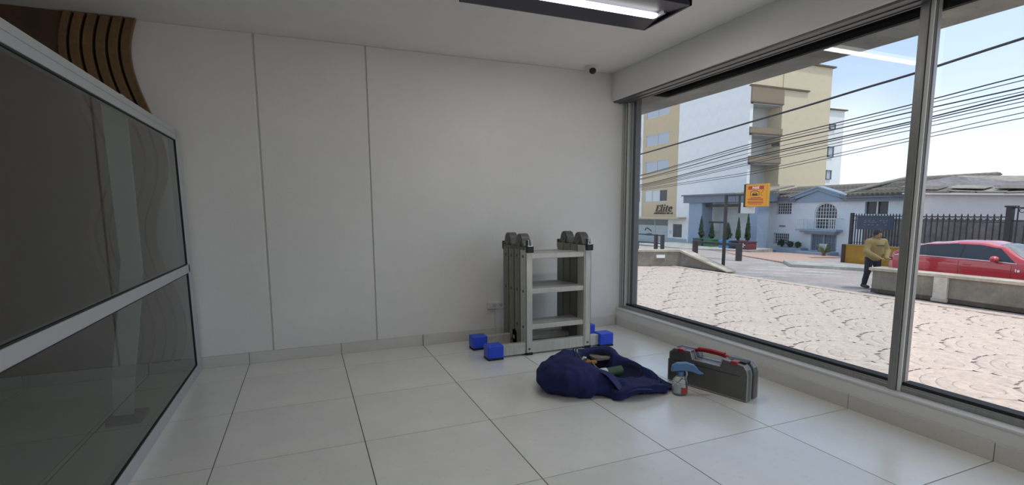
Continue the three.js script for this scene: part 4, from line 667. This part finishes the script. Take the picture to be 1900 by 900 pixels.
// plants along the house
{
  const r = rng(31);
  const shrub = (name, label, x, y, z, rad, col, n = 90) => {
    const t = thing(name, label, 'shrub', [x, y, z], 'shrubs by the house wall'), g = [];
    for (let k = 0; k < n; k++) { const a = r() * 6.28, u = Math.acos(2 * r() - 1), q = new THREE.ConeGeometry(0.05 + 0.04 * r(), 0.2, 4); q.rotateX(Math.PI / 2); q.lookAt(V(Math.sin(u) * Math.cos(a), Math.cos(u), Math.sin(u) * Math.sin(a))); const k2 = rad * (0.75 + 0.25 * r()); q.translate(x + k2 * Math.sin(u) * Math.cos(a), y + rad + 0.05 + k2 * Math.cos(u), z + k2 * Math.sin(u) * Math.sin(a)); g.push(q); }
    g.push(ball(x, y + rad + 0.05, z, rad * 0.8, rad * 0.8, rad * 0.8, 10, 8)); obj('foliage', g, col, t); obj('stem', rod(V(x, y, z), V(x, y + rad, z), 0.03), std(lin(0.07, 0.05, 0.04), 0.9), t);
  };
  shrub('round_shrub', 'dark round shrub under the lower barred window', 34.45, -1.95, -28.35, 0.26, BM.leaf);
  shrub('round_shrub', 'dark round shrub in the middle of the three on the planter wall', 34.5, -1.95, -27.6, 0.22, BM.leaf);
  shrub('round_shrub', 'small round shrub nearest the screened door', 34.5, -1.95, -26.95, 0.2, BM.leaf);
  const t = thing('spiky_plant', 'spiky green agave like plant beside the screened door', 'plant', [33.2, -2.4, -23.9]);
  for (let k = 0; k < 26; k++) { const a = r() * 6.28, el = 0.25 + r() * 1.1, l = 0.65 + 0.35 * r(), q = new THREE.ConeGeometry(0.05, l, 4); q.translate(0, l / 2, 0); q.scale(1, 1, 0.35); q.rotateZ(-(Math.PI / 2 - el)); q.rotateY(a); q.translate(33.2, -2.05, -23.9); obj('leaf', q, BM.leaf2, t); }
  obj('stump', rod(V(33.2, -2.4, -23.9), V(33.2, -2.0, -23.9), 0.13, 0.1), std(lin(0.12, 0.08, 0.05), 0.9), t);
}
// ------------------------------------------------------------------ iron fence on its yellow base, gate further right
{
  const X = 24, t = thing('iron_fence', 'black iron picket fence on a low yellow wall across the street', 'fence', [X, G, -13.3]);
  obj('base_wall', box(X, X + 0.25, G - 0.2, -0.73, -16.2, -10.4), BM.yellow, t);
  obj('end_pillar', box(X - 0.06, X + 0.3, G - 0.2, -0.7, -16.36, -16.2), std(lin(0.05, 0.025, 0.025), 0.8), t);
  obj('base_coping', box(X - 0.03, X + 0.28, -0.73, -0.68, -16.2, -10.4), std(lin(0.3, 0.24, 0.12), 0.85), t);
  obj('end_post', box(X + 0.08, X + 0.2, -0.68, 0.8, -16.15, -16.02), BM.iron, t);
  obj('rail', box(X + 0.12, X + 0.16, 0.64, 0.68, -16.1, -10.4), BM.iron, t); obj('rail', box(X + 0.12, X + 0.16, 0.44, 0.47, -16.1, -10.4), BM.iron, t); obj('rail', box(X + 0.12, X + 0.16, -0.6, -0.57, -16.1, -10.4), BM.iron, t);
  const pk = join([rod(V(0, -0.68, 0), V(0, 0.72, 0), 0.028, 0.028, 6), new THREE.ConeGeometry(0.035, 0.09, 5).translate(0, 0.75, 0)]), ring = join(new THREE.TorusGeometry(0.062, 0.012, 6, 14).rotateY(Math.PI / 2));
  for (let z = -15.9, k = 0; z < -10.4; z += z < -13.4 ? 0.125 : 0.205, k++) {
    const m = shadow(new THREE.Mesh(pk, BM.iron)); m.name = 'picket'; m.position.set(0.14, -G, z + 13.3); t.add(m);
    if (z > -13.4 && z < -10.62) { const q = shadow(new THREE.Mesh(ring, BM.iron)); q.name = 'scroll_ring'; q.position.set(0.14, 0.56 - G, z + 13.3 + 0.1); t.add(q); }
  }
  const s = thing('fence_board', 'dark blue black notice board fixed to the fence', 'sign', [X, 0.04, -15]);
  obj('panel', box(X + 0.05, X + 0.1, 0.04, 0.66, -15.8, -14.2, 0.01), BM.sign, s);
  { const r = rng(8), g = []; for (const y of [0.44, 0.36, 0.24]) for (let z = -15.45; z < -14.5; z += 0.12 + 0.1 * r()) if (r() < 0.7) g.push(box(X + 0.042, X + 0.052, y, y + 0.035, z, z + 0.07)); obj('worn_lettering', g, std(lin(0.16, 0.18, 0.22), 0.7), s); }
  const w = thing('plastic_barrel', 'dark bin standing just behind the fence', 'bin', [X + 0.75, G, -15.25]); obj('bin_body', rod(V(X + 0.75, G, -15.25), V(X + 0.75, -0.32, -15.25), 0.28, 0.32, 16), BM.sign, w); obj('bin_lid', rod(V(X + 0.75, -0.32, -15.25), V(X + 0.75, -0.26, -15.25), 0.33, 0.3, 16), BM.sign, w);
  const g = thing('iron_gate', 'tall iron gate with a capped square post at right edge', 'gate', [X, G, -9.6]);
  obj('gate_post', box(X + 0.02, X + 0.22, G - 0.1, 1.02, -10.36, -10.18), BM.iron, g); obj('post_cap', [box(X - 0.02, X + 0.26, 1.02, 1.08, -10.4, -10.14)], BM.iron, g);
  obj('gate_rail', box(X + 0.1, X + 0.14, 0.98, 1.02, -10.18, -7.5), BM.iron, g); obj('gate_rail', box(X + 0.1, X + 0.14, 0.5, 0.54, -10.18, -7.5), BM.iron, g); obj('gate_rail', box(X + 0.1, X + 0.14, -1.1, -1.05, -10.18, -7.5), BM.iron, g);
  for (let k = 0; k < 12; k++) { const z = -10.05 + k * 0.22; obj('gate_bar', rod(V(X + 0.12, -1.2, z), V(X + 0.12, 1.08, z), 0.025, 0.025, 6), BM.iron, g); obj('scroll_ring', new THREE.TorusGeometry(0.075, 0.013, 6, 14).rotateY(Math.PI / 2).translate(X + 0.12, 0.9, z + 0.11), BM.iron, g); }
  obj('round_emblem', rod(V(X + 0.08, 0.75, -9.72), V(X + 0.16, 0.75, -9.72), 0.14, 0.14, 18), std(lin(0.6, 0.58, 0.42), 0.6), g);
}
// ------------------------------------------------------------------ grey warehouse with sheet roof behind the fence
{
  const t = thing('grey_warehouse', 'pale grey warehouse with a patched sheet roof behind the fence', 'building', [33, G, -12]);
  obj('yard_wall', box(27, 27.25, G - 0.6, 0.5, -17.4, -4), BM.wallDark, t);
  obj('front_wall', prismX([[-17.0, -2.2], [-4, -2.2], [-4, 1.3], [-17.0, 1.76]].map((p) => p), 30, 30.3), BM.wallGrey, t);
  const ev = (z) => 1.79 - (z + 16.3) * 0.038, quad = (a, b, c, d, th = 0.06) => { const P = [], top = [a, b, c, d], I = [0, 1, 2, 0, 2, 3, 4, 6, 5, 4, 7, 6]; for (const p of top) P.push(...p); for (const p of top) P.push(p[0], p[1] - th, p[2]); for (let k = 0; k < 4; k++) { const n = (k + 1) % 4; I.push(k, k + 4, n, n, k + 4, n + 4); } const g = new THREE.BufferGeometry(); g.setAttribute('position', new THREE.Float32BufferAttribute(P, 3)); g.setIndex(I); return toCreasedNormals(g, 0.3); };
  obj('fascia', quad([29.66, ev(-17.2) + 0.02, -17.2], [29.66, ev(-4), -4], [29.8, ev(-4) + 0.05, -4], [29.8, ev(-17.2) + 0.07, -17.2], 0.1), M.white, t);
  // lower sheets, each lapped over the next and slightly askew
  const r = rng(15);
  for (let k = 0; k < 12; k++) { const z0 = -17.3 + k * 1.1, z1 = z0 + 1.18, j = (r() - 0.5) * 0.09; obj('roof_sheet', quad([29.6, ev(z0) + 0.08 + j, z0], [31.8, ev(z0) + 0.38 + j * 0.6, z0 - 0.5], [31.8, ev(z1) + 0.38 - j * 0.5, z1 - 0.5], [29.6, ev(z1) + 0.08 + (r() - 0.5) * 0.07, z1], 0.05), [BM.roofPale, BM.roof2, BM.roofPale][Math.floor(r() * 3)], t); }
  for (let k = 0; k < 7; k++) { const z0 = -17.2 + k * 1.9, j = r() * 0.06; obj('loose_sheet', quad([29.9, ev(z0) + 0.2 + j, z0], [31.2, ev(z0) + 0.38 + j, z0 - 0.2], [31.2, ev(z0 + 1.5) + 0.36, z0 + 1.3], [29.9, ev(z0 + 1.5) + 0.17 + r() * 0.07, z0 + 1.5], 0.03), k & 1 ? BM.roofPale : BM.roof2, t); }
  // upper roof behind: hip at left, long ridge falling to the right
  obj('upper_roof', [quad([31.6, 2.2, -18.6], [34.2, 2.8, -17.25], [34.2, 2.27, -14.05], [31.6, 1.98, -11.0]), quad([31.6, 1.98, -11.0], [34.2, 2.27, -14.05], [34.2, 1.75, -9], [31.6, 1.5, -5])], BM.roofBlue, t);
  obj('far_roof', quad([34.4, 2.55, -17.5], [37, 2.95, -18.4], [37, 2.7, -14.6], [34.4, 2.3, -13.8]), BM.roofPale, t);
  obj('rear_wall', [box(34.2, 34.5, -2.2, 2.2, -17.2, -5)], BM.wallGrey, t);
}
// ------------------------------------------------------------------ overhead cables
{
  let cx = 15.93;
  const cable = (name, label, pts, r, group) => tag(obj(name, tube(pts.map(([y, z]) => [cx, y, z]), r, 60, 6), BM.iron), label, 'cable', group);
  cable('thick_cable', 'thick black overhead cable hanging highest over the street', [[3.4, -32], [3.78, -22.1], [4.0, -18.8], [4.3, -14.9], [4.48, -12.4], [4.63, -10.65], [4.74, -9.2], [4.98, -6.93], [5.3, -3], [5.7, 3]], 0.034);
  const defs = [[2.74, 3.49, 3.92, 4.13, 0.02], [2.72, 3.42, 3.85, 4.04, 0.013], [2.58, 3.35, 3.74, 3.88, 0.022], [2.55, 3.2, 3.62, 3.8, 0.012], [2.3, 3.06, 3.5, 3.75, 0.024], [2.25, 3.0, 3.46, 3.68, 0.018], [2.22, 2.88, 3.4, 3.6, 0.013], [2.18, 2.82, 3.3, 3.5, 0.014], [2.12, 2.52, 3.1, 3.36, 0.013], [2.06, 2.44, 3.02, 3.24, 0.013]];
  const nth = ['first', 'second', 'third', 'fourth', 'fifth', 'sixth', 'seventh', 'eighth', 'ninth', 'tenth'];
  let q = 0;
  for (const [a, b, c, d, r] of defs) { cx += 0.07; cable('thin_cable', 'thin black overhead cable, ' + nth[q++] + ' from the top of the bundle over the street', [[a - 0.35, -32], [a, -22], [(a + b) / 2 - 0.005, -18.2], [b, -14.82], [(b + c) / 2 + 0.015, -11.8], [c, -9.17], [d, -6.83], [d + 0.25, -3], [d + 0.55, 3]], r * 0.85, 'bundle of thin overhead cables'); }
  const s = thing('cable_splice', 'small black splice box hanging on the thin cables', 'cable box', [16.14, 3.36, -13.75]); obj('splice_body', box(16.1, 16.18, 3.3, 3.4, -13.92, -13.62, 0.02), BM.iron, s); obj('clamp', [box(16.11, 16.17, 3.39, 3.43, -13.9, -13.64)], BM.iron, s);
}

// ------------------------------------------------------------------ red car, seen from its left side
{
  const c = thing('red_car', 'glossy red fastback car parked behind the low concrete wall', 'car', [18.4, G, -8.25], null, true);
  const paint = phy(lin(0.42, 0.022, 0.035), 0.3, { clearcoat: 1, clearcoatRoughness: 0.06 }), glass = std(lin(0.03, 0.035, 0.04), 0.06, { metalness: 0.2 }), chrome = M.chrome;
  // local frame: z from tail (-2.25) to nose (2.2), x across, y up
  const lerpT = (T, z) => { for (let k = 1; k < T.length; k++) if (z <= T[k][0]) { const u = (z - T[k - 1][0]) / (T[k][0] - T[k - 1][0]); return T[k - 1][1] + (T[k][1] - T[k - 1][1]) * SM(u); } return T[T.length - 1][1]; };
  const top = [[-2.25, 0.82], [-2.15, 1.02], [-1.9, 1.13], [-1.5, 1.31], [-1.1, 1.39], [-0.3, 1.475], [0.1, 1.475], [0.55, 1.4], [1.25, 1.03], [1.6, 0.94], [2.05, 0.8], [2.2, 0.6]], belt = [[-2.25, 0.76], [-2.1, 0.92], [-1.2, 0.96], [0.3, 0.94], [1.2, 0.9], [1.9, 0.78], [2.2, 0.56]], half = [[-2.25, 0.66], [-2.0, 0.84], [-1.3, 0.9], [0.8, 0.9], [1.6, 0.87], [2.05, 0.74], [2.2, 0.58]];
  const roofHalf = (z) => { const t = lerpT(top, z), b = lerpT(belt, z), k = Math.min(1, Math.max(0, (t - b) / 0.5)); return lerpT(half, z) * (1 - 0.34 * k); };
  const sideX = (z, y) => { const t = lerpT(top, z), b = lerpT(belt, z), w = lerpT(half, z); if (y <= b) { const u = (y - 0.2) / Math.max(0.05, b - 0.2); return w * (0.95 + 0.05 * Math.sin(Math.min(1, Math.max(0, u)) * Math.PI * 0.75) * 1.35); } const u = Math.min(1, (y - b) / Math.max(0.02, t - b)); return w * 0.985 + (roofHalf(z) - w * 0.985) * Math.pow(u, 1.15); };
  const N = 72, ring = (z) => { const t = lerpT(top, z), b = lerpT(belt, z), p = []; for (let k = 0; k <= 8; k++) p.push([sideX(z, 0.2 + (b - 0.2) * k / 8), 0.2 + (b - 0.2) * k / 8]); for (let k = 1; k <= 6; k++) { const y = b + (t - b) * 0.86 * k / 6; p.push([sideX(z, y), y]); } const rx = p[p.length - 1][0]; for (let k = 1; k <= 6; k++) { const a = k / 6; p.push([rx * (1 - a), b + (t - b) * (0.86 + 0.14 * Math.sin(Math.min(1, a * 1.6) * Math.PI / 2))]); } return p; };
  const P = [], I = []; let n = 0;
  for (let s = 0; s <= N; s++) { const z = -2.25 + 4.45 * s / N, r = ring(z), full = r.map(([x, y]) => [-x, y]).concat(r.slice(0, -1).reverse()); n = full.length; for (const [x, y] of full) P.push(x, y, z); }
  for (let s = 0; s < N; s++) for (let k = 0; k < n - 1; k++) { const a = s * n + k; I.push(a, a + n, a + 1, a + 1, a + n, a + n + 1); }
  for (const s of [0, N]) { const m = P.length / 3; let cy = 0; for (let k = 0; k < n; k++) cy += P[(s * n + k) * 3 + 1] / n; P.push(0, cy, s ? 2.22 : -2.27); for (let k = 0; k < n - 1; k++) s ? I.push(s * n + k, m, s * n + k + 1) : I.push(k + 1, m, k); }
  const bg = new THREE.BufferGeometry(); bg.setAttribute('position', new THREE.Float32BufferAttribute(P, 3)); bg.setIndex(I); bg.computeVertexNormals(); if (bg.attributes.normal.getX(Math.floor(N / 2) * n + 4) > 0) { const J = []; for (let k = 0; k < I.length; k += 3) J.push(I[k], I[k + 2], I[k + 1]); bg.setIndex(J); bg.computeVertexNormals(); }
  obj('body', bg, paint, c);
  obj('underbody', box(-0.72, 0.72, 0.17, 0.32, -2.05, 2.0, 0.03), M.black, c);
  // side glass follows the cabin side
  const sideGlass = (poly, s, out = 0.006) => { const g = new THREE.ShapeGeometry(shapeOf(poly), 1), q = []; const pos = g.attributes.position, idx = g.index.array; let tris = []; for (let k = 0; k < idx.length; k += 3) tris.push([0, 1, 2].map((m) => [pos.getX(idx[k + m]), pos.getY(idx[k + m])])); for (let it = 0; it < 4; it++) tris = tris.flatMap(([a, b, d]) => { const m = (u, v) => [(u[0] + v[0]) / 2, (u[1] + v[1]) / 2], e = m(a, b), f = m(b, d), h = m(d, a); return [[a, e, h], [e, b, f], [h, f, d], [e, f, h]]; }); for (const t of tris) for (const [z, y] of s < 0 ? t : [t[0], t[2], t[1]]) q.push(s * (sideX(z, y) + out), y, z); const r = new THREE.BufferGeometry(); r.setAttribute('position', new THREE.Float32BufferAttribute(q, 3)); r.computeVertexNormals(); return mergeVertices(r); };
  const up = (z, k) => lerpT(belt, z) + (lerpT(top, z) - lerpT(belt, z)) * k, lower = (z) => lerpT(belt, z) + 0.025;
  for (const s of [-1, 1]) {
    const poly = (z0, z1, slopeA, slopeB, kt = 0.8) => { const p = []; for (let k = 0; k <= 8; k++) { const z = z0 + (z1 - z0) * k / 8; p.push([z, lower(z)]); } for (let k = 8; k >= 0; k--) { const z = z0 + slopeA + (z1 - slopeB - z0 - slopeA) * k / 8; p.push([z, Math.max(lower(z) + 0.01, up(z, kt))]); } return p; };
    obj('rear_side_window', sideGlass(poly(-1.42, -0.25, 0.1, 0.0), s), glass, c);
    obj('front_side_window', sideGlass(poly(-0.2, 1.02, 0.0, 0.42), s), glass, c);
    obj('pillar_trim', sideGlass(poly(-0.26, -0.19, 0, 0), s, 0.005), M.black, c);
    obj('quarter_window', sideGlass([[-2.0, lower(-2.0) + 0.01], [-1.5, lower(-1.5)], [-1.42, up(-1.42, 0.72)], [-1.6, up(-1.6, 0.6)]], s), glass, c);
    obj('chrome_strip', tube([-2.0, -1.3, -0.8, -0.3, 0.2, 0.7, 1.05].map((z) => [s * (sideX(z, lerpT(belt, z) + 0.012) + 0.008), lerpT(belt, z) + 0.014, z]), 0.012, 40, 6), chrome, c);
    obj('chrome_strip', tube([[-2.0, 0.012], [-1.8, 0.4], [-1.55, 0.7], [-1.2, 0.84], [-0.4, 0.85]].map(([z, k]) => { const y = up(z, k); return [s * (sideX(z, y) + 0.008), y, z]; }), 0.009, 30, 6), chrome, c);
    const m = obj('door_mirror', surfaceNets((x, y, z) => Math.max(ell(x, y, z, [0, 0, 0], [0.13, 0.085, 0.1]), -z - 0.06), [-0.18, -0.13, -0.14], [0.18, 0.13, 0.14], 0.012).scale(1, 1, 1)  .translate(s * 1.02, 1.02, 0.62), paint, c);
    obj('mirror_foot', box(s * 0.86, s * 0.98, 0.93, 0.97, 0.58, 0.66, 0.01), M.black, m);
    obj('door_handle', [box(s * (sideX(-0.05, 0.8) + 0.002), s * (sideX(-0.05, 0.8) + 0.022), 0.79, 0.815, -0.14, 0.06, 0.006)], paint, c);
    obj('door_seam', [tube([[0.9], [0.8], [0.6], [0.4], [0.3]].map(([y]) => [s * (sideX(-0.24, y) + 0.0015), y, -0.24]), 0.004, 14, 5), tube([[0.88], [0.7], [0.5], [0.3]].map(([y]) => [s * (sideX(0.95, y) + 0.0015), y, 0.95]), 0.004, 14, 5)], M.black, c);
    obj('crease', tube([-1.9, -1, 0, 1, 1.7].map((z) => [s * (sideX(z, 0.68) + 0.002), 0.68, z]), 0.008, 40, 5), paint, c);
    obj('tail_lamp', box(s * 0.45, s * 0.8, 0.74, 0.86, -2.2, -2.05, 0.03), std(lin(0.2, 0.01, 0.01), 0.15), c);
    obj('head_lamp', box(s * 0.5, s * 0.76, 0.6, 0.7, 1.92, 2.1, 0.03), std(lin(0.6), 0.08), c);
    for (const z of [-1.4, 1.35]) {
      const w = obj('wheel', new THREE.TorusGeometry(0.245, 0.085, 14, 32).rotateY(Math.PI / 2).translate(s * 0.79, 0.325, z), M.blackRubber, c);
      obj('rim', [rod(V(s * 0.74, 0.325, z), V(s * 0.84, 0.325, z), 0.2, 0.2, 24), ...[0, 1, 2, 3, 4].map((k) => rod(V(s * 0.855, 0.325, z), V(s * 0.845, 0.325 + 0.2 * Math.cos(k * 1.2566), z + 0.2 * Math.sin(k * 1.2566)), 0.025, 0.02, 6))], M.alu, w);
      obj('wheel_arch', new THREE.TorusGeometry(0.36, 0.03, 8, 24, Math.PI).rotateY(Math.PI / 2).translate(s * 0.855, 0.325, z), M.black, c);
    }
    obj('door_mark', [box(s * (sideX(0.98, 0.72) + 0.003), s * (sideX(0.98, 0.72) + 0.007), 0.7, 0.78, 1.04, 1.06), box(s * (sideX(1.1, 0.72) + 0.003), s * (sideX(1.1, 0.72) + 0.007), 0.7, 0.76, 1.08, 1.13)], M.white, c);
  }
  const screen = (z0, z1, k0) => { const q = [], id = [], nx = 12, nz = 10; for (let j = 0; j <= nz; j++) for (let i = 0; i <= nx; i++) { const z = z0 + (z1 - z0) * j / nz, t = lerpT(top, z), b = lerpT(belt, z), w = roofHalf(z) * 0.9, x = w * (i / nx * 2 - 1), a = 1 - Math.abs(x) / roofHalf(z); q.push(x, b + (t - b) * (0.86 + 0.14 * Math.sin(Math.min(1, a * 1.6) * Math.PI / 2)) + 0.008, z); } for (let j = 0; j < nz; j++) for (let i = 0; i < nx; i++) { const a = j * (nx + 1) + i; id.push(a, a + nx + 1, a + 1, a + 1, a + nx + 1, a + nx + 2); } const g = new THREE.BufferGeometry(); g.setAttribute('position', new THREE.Float32BufferAttribute(q, 3)); g.setIndex(id); g.computeVertexNormals(); return g; };
  const wg = std(lin(0.12, 0.14, 0.15), 0.05, { metalness: 0.3 });
  obj('windscreen', screen(0.5, 1.2), wg, c); obj('rear_screen', screen(-1.95, -1.2), glass, c);
}
// ------------------------------------------------------------------ person leaning on the end of the wall
{
  const p = thing('person', 'person in a mustard hooded sweatshirt leaning on the concrete wall', 'person', [15.95, G, -9.9], null, true); p.rotation.y = -0.35; p.scale.set(1.12, 1.02, 1.12);
  // local frame: faces +z, x to the left hand side, metres above the ground
  const J = { pel: [0, 0.93, 0], waist: [0, 1.1, 0.02], chest: [0, 1.3, 0.06], neck: [0, 1.46, 0.09], head: [0, 1.6, 0.12], sL: [0.2, 1.39, 0.06], sR: [-0.2, 1.39, 0.06], eL: [0.285, 1.11, 0.12], eR: [-0.3, 1.11, 0.11], wL: [0.08, 0.94, 0.36], wR: [-0.1, 0.93, 0.34], hL: [0.1, 0.9, 0], hR: [-0.1, 0.9, 0], kL: [0.12, 0.49, 0.04], kR: [-0.12, 0.49, -0.02], aL: [0.12, 0.09, -0.02], aR: [-0.13, 0.09, -0.1] };
  const skin = std(lin(0.3, 0.165, 0.11), 0.6), hoodM = std(lin(0.33, 0.245, 0.1), 0.95, { map: texCloth, bumpMap: bumpCloth, bumpScale: 0.002 }), pantM = std(lin(0.016, 0.018, 0.035), 0.9, { map: texCloth });
  const fingers = (w, s) => { const out = []; for (let k = 0; k < 4; k++) { const bx = w[0] + s * (-0.03 + 0.02 * k), b = [bx, w[1] - 0.005, w[2] + 0.085], l = [0.055, 0.066, 0.062, 0.048][k], m = [bx - s * 0.004, w[1] - 0.002, w[2] + 0.085 + l * 0.55], e = [bx - s * 0.01, w[1] - 0.022, w[2] + 0.085 + l]; out.push([[w[0] + s * (-0.018 + 0.012 * k), w[1], w[2] + 0.03], b, 0.012, 0.0095], [b, m, 0.0095, 0.0085], [m, e, 0.0085, 0.007]); } out.push([[w[0] - s * 0.03, w[1], w[2] + 0.03], [w[0] - s * 0.058, w[1] - 0.006, w[2] + 0.062], 0.012, 0.01], [[w[0] - s * 0.058, w[1] - 0.006, w[2] + 0.062], [w[0] - s * 0.06, w[1] - 0.014, w[2] + 0.1], 0.01, 0.0075]); return out; };
  const body = (x, y, z) => {
    let d = cap(x, y, z, J.pel, J.waist, 0.13, 0.12); d = smin(d, cap(x, y, z, J.waist, J.chest, 0.12, 0.14), 0.08); d = smin(d, cap(x, y, z, J.sL, J.sR, 0.06, 0.06), 0.08); d = smin(d, cap(x, y, z, J.chest, J.neck, 0.06, 0.052), 0.05); d = smin(d, cap(x, y, z, J.neck, J.head, 0.052, 0.05), 0.03);
    for (const s of ['L', 'R']) { d = smin(d, cap(x, y, z, J['s' + s], J['e' + s], 0.05, 0.04), 0.04); d = smin(d, cap(x, y, z, J['e' + s], J['w' + s], 0.04, 0.027), 0.03); d = smin(d, cap(x, y, z, J['h' + s], J['k' + s], 0.085, 0.055), 0.06); d = smin(d, cap(x, y, z, J['k' + s], J['a' + s], 0.053, 0.036), 0.03); const a = J['a' + s]; d = smin(d, cap(x, y, z, [a[0], 0.05, a[2] - 0.03], [a[0] + (s === 'L' ? 0.02 : -0.02), 0.035, a[2] + 0.16], 0.045, 0.033), 0.03); }
    return d;
  };
  const head = (x, y, z) => {                                            // chin, skull, nose, brow, ears; eyes at half height
    let d = ell(x, y, z, [0, 1.64, 0.115], [0.077, 0.105, 0.095]); d = smin(d, ell(x, y, z, [0, 1.575, 0.145], [0.052, 0.055, 0.058]), 0.04); d = smin(d, cap(x, y, z, [0, 1.635, 0.205], [0, 1.605, 0.228], 0.01, 0.014), 0.018); d = smin(d, cap(x, y, z, [-0.035, 1.652, 0.193], [0.035, 1.652, 0.193], 0.012, 0.012), 0.02);
    for (const s of [-1, 1]) { d = smin(d, ell(x, y, z, [s * 0.078, 1.615, 0.11], [0.012, 0.03, 0.02]), 0.012); d = Math.max(d, -ell(x, y, z, [s * 0.031, 1.634, 0.212], [0.016, 0.009, 0.012])); }
    d = smin(d, cap(x, y, z, [-0.022, 1.572, 0.2], [0.022, 1.572, 0.2], 0.008, 0.008), 0.01); d = smin(d, cap(x, y, z, [0, 1.5, 0.1], [0, 1.56, 0.11], 0.05, 0.048), 0.03); return d;
  };
  const hand = (w, s) => { const F = fingers(w, s); return (x, y, z) => { let d = ell(x, y, z, [w[0], w[1], w[2] + 0.045], [0.04, 0.017, 0.048]); d = smin(d, cap(x, y, z, [w[0], w[1] + 0.01, w[2] - 0.05], [w[0], w[1], w[2] + 0.02], 0.028, 0.026), 0.02); for (const f of F) d = smin(d, cap(x, y, z, ...f), 0.006); return d; }; };
  obj('body', [surfaceNets(body, [-0.4, -0.02, -0.25], [0.4, 1.6, 0.46], 0.017), surfaceNets(head, [-0.12, 1.47, -0.02], [0.12, 1.78, 0.27], 0.006), ...[['wL', 1], ['wR', -1]].map(([k, s]) => surfaceNets(hand(J[k], s), [J[k][0] - 0.09, J[k][1] - 0.06, J[k][2] - 0.09], [J[k][0] + 0.09, J[k][1] + 0.06, J[k][2] + 0.19], 0.0045))], skin, p);
  const wr = (x, y, z) => 0.009 * noise3(x * 11, y * 13, z * 11);
  const hoodie = (x, y, z) => {
    let d = cap(x, y, z, [0, 0.98, 0.01], J.waist, 0.2, 0.185); d = smin(d, cap(x, y, z, J.waist, J.chest, 0.185, 0.19), 0.08); d = smin(d, cap(x, y, z, J.sL, J.sR, 0.085, 0.085), 0.08);
    for (const s of ['L', 'R']) { d = smin(d, cap(x, y, z, J['s' + s], J['e' + s], 0.088, 0.074), 0.05); d = smin(d, cap(x, y, z, J['e' + s], J['w' + s], 0.074, 0.05), 0.04); }
    d = smin(d, Math.hypot(Math.hypot(x, z - 0.07) - 0.085, (y - 1.46 + (z - 0.07) * 0.35) * 0.8) - 0.035, 0.04); d = smin(d, ell(x, y, z, [0, 1.42, -0.06], [0.12, 0.08, 0.07]), 0.04);
    return Math.max(d + wr(x, y, z), 0.83 - y, -cap(x, y, z, [0, 1.4, 0.1], [0, 1.7, 0.12], 0.058, 0.062));
  };
  const h = obj('hooded_sweatshirt', surfaceNets(hoodie, [-0.48, 0.78, -0.28], [0.48, 1.58, 0.48], 0.012), hoodM, p);
  const onChest = (x, y) => { let z = 0.4; for (let k = 0; k < 60; k++) { const d = hoodie(x, y, z); if (d < 0.001) break; z -= Math.max(0.001, d * 0.7); } return z; };
  obj('chest_print', tube([-0.11, -0.07, -0.03, 0.01, 0.05, 0.09, 0.12].map((x) => [x, 1.285, onChest(x, 1.285) + 0.001]), 0.013, 30, 6), std(lin(0.02, 0.03, 0.035), 0.8), h);
  obj('trousers', surfaceNets((x, y, z) => { let d = cap(x, y, z, [0, 0.93, 0], [0, 1.0, 0], 0.15, 0.14); for (const s of ['L', 'R']) { d = smin(d, cap(x, y, z, J['h' + s], J['k' + s], 0.105, 0.078), 0.05); d = smin(d, cap(x, y, z, J['k' + s], J['a' + s], 0.076, 0.062), 0.03); } return Math.max(d + wr(x, y, z) * 0.8, 0.1 - y, y - 1.02); }, [-0.3, 0.06, -0.24], [0.3, 1.06, 0.24], 0.014), pantM, p);
  for (const s of ['L', 'R']) { const a = J['a' + s]; obj('shoe', surfaceNets((x, y, z) => Math.max(smin(cap(x, y, z, [a[0], 0.06, a[2] - 0.03], [a[0] + (s === 'L' ? 0.02 : -0.02), 0.045, a[2] + 0.17], 0.058, 0.048), ell(x, y, z, [a[0], 0.1, a[2]], [0.05, 0.05, 0.055]), 0.03), 0.003 - y), [a[0] - 0.1, -0.02, a[2] - 0.12], [a[0] + 0.1, 0.18, a[2] + 0.26], 0.012), M.black, p); }
  obj('hair', surfaceNets((x, y, z) => { let d = ell(x, y, z, [0, 1.66, 0.1], [0.104, 0.118, 0.122]); d = Math.max(d, -ell(x, y, z, [0, 1.595, 0.21], [0.074, 0.075, 0.095]), 1.575 - y); return d + 0.008 * noise3(x * 38, y * 30, z * 38); }, [-0.14, 1.54, -0.06], [0.14, 1.82, 0.26], 0.008), std(lin(0.016, 0.011, 0.009), 0.7), p);
  for (const s of [-1, 1]) obj('eye', ball(s * 0.031, 1.634, 0.197, 0.011, 0.008, 0.008, 10, 8), std(lin(0.05, 0.035, 0.03), 0.2), p);
}
renderer.render(scene, camera);
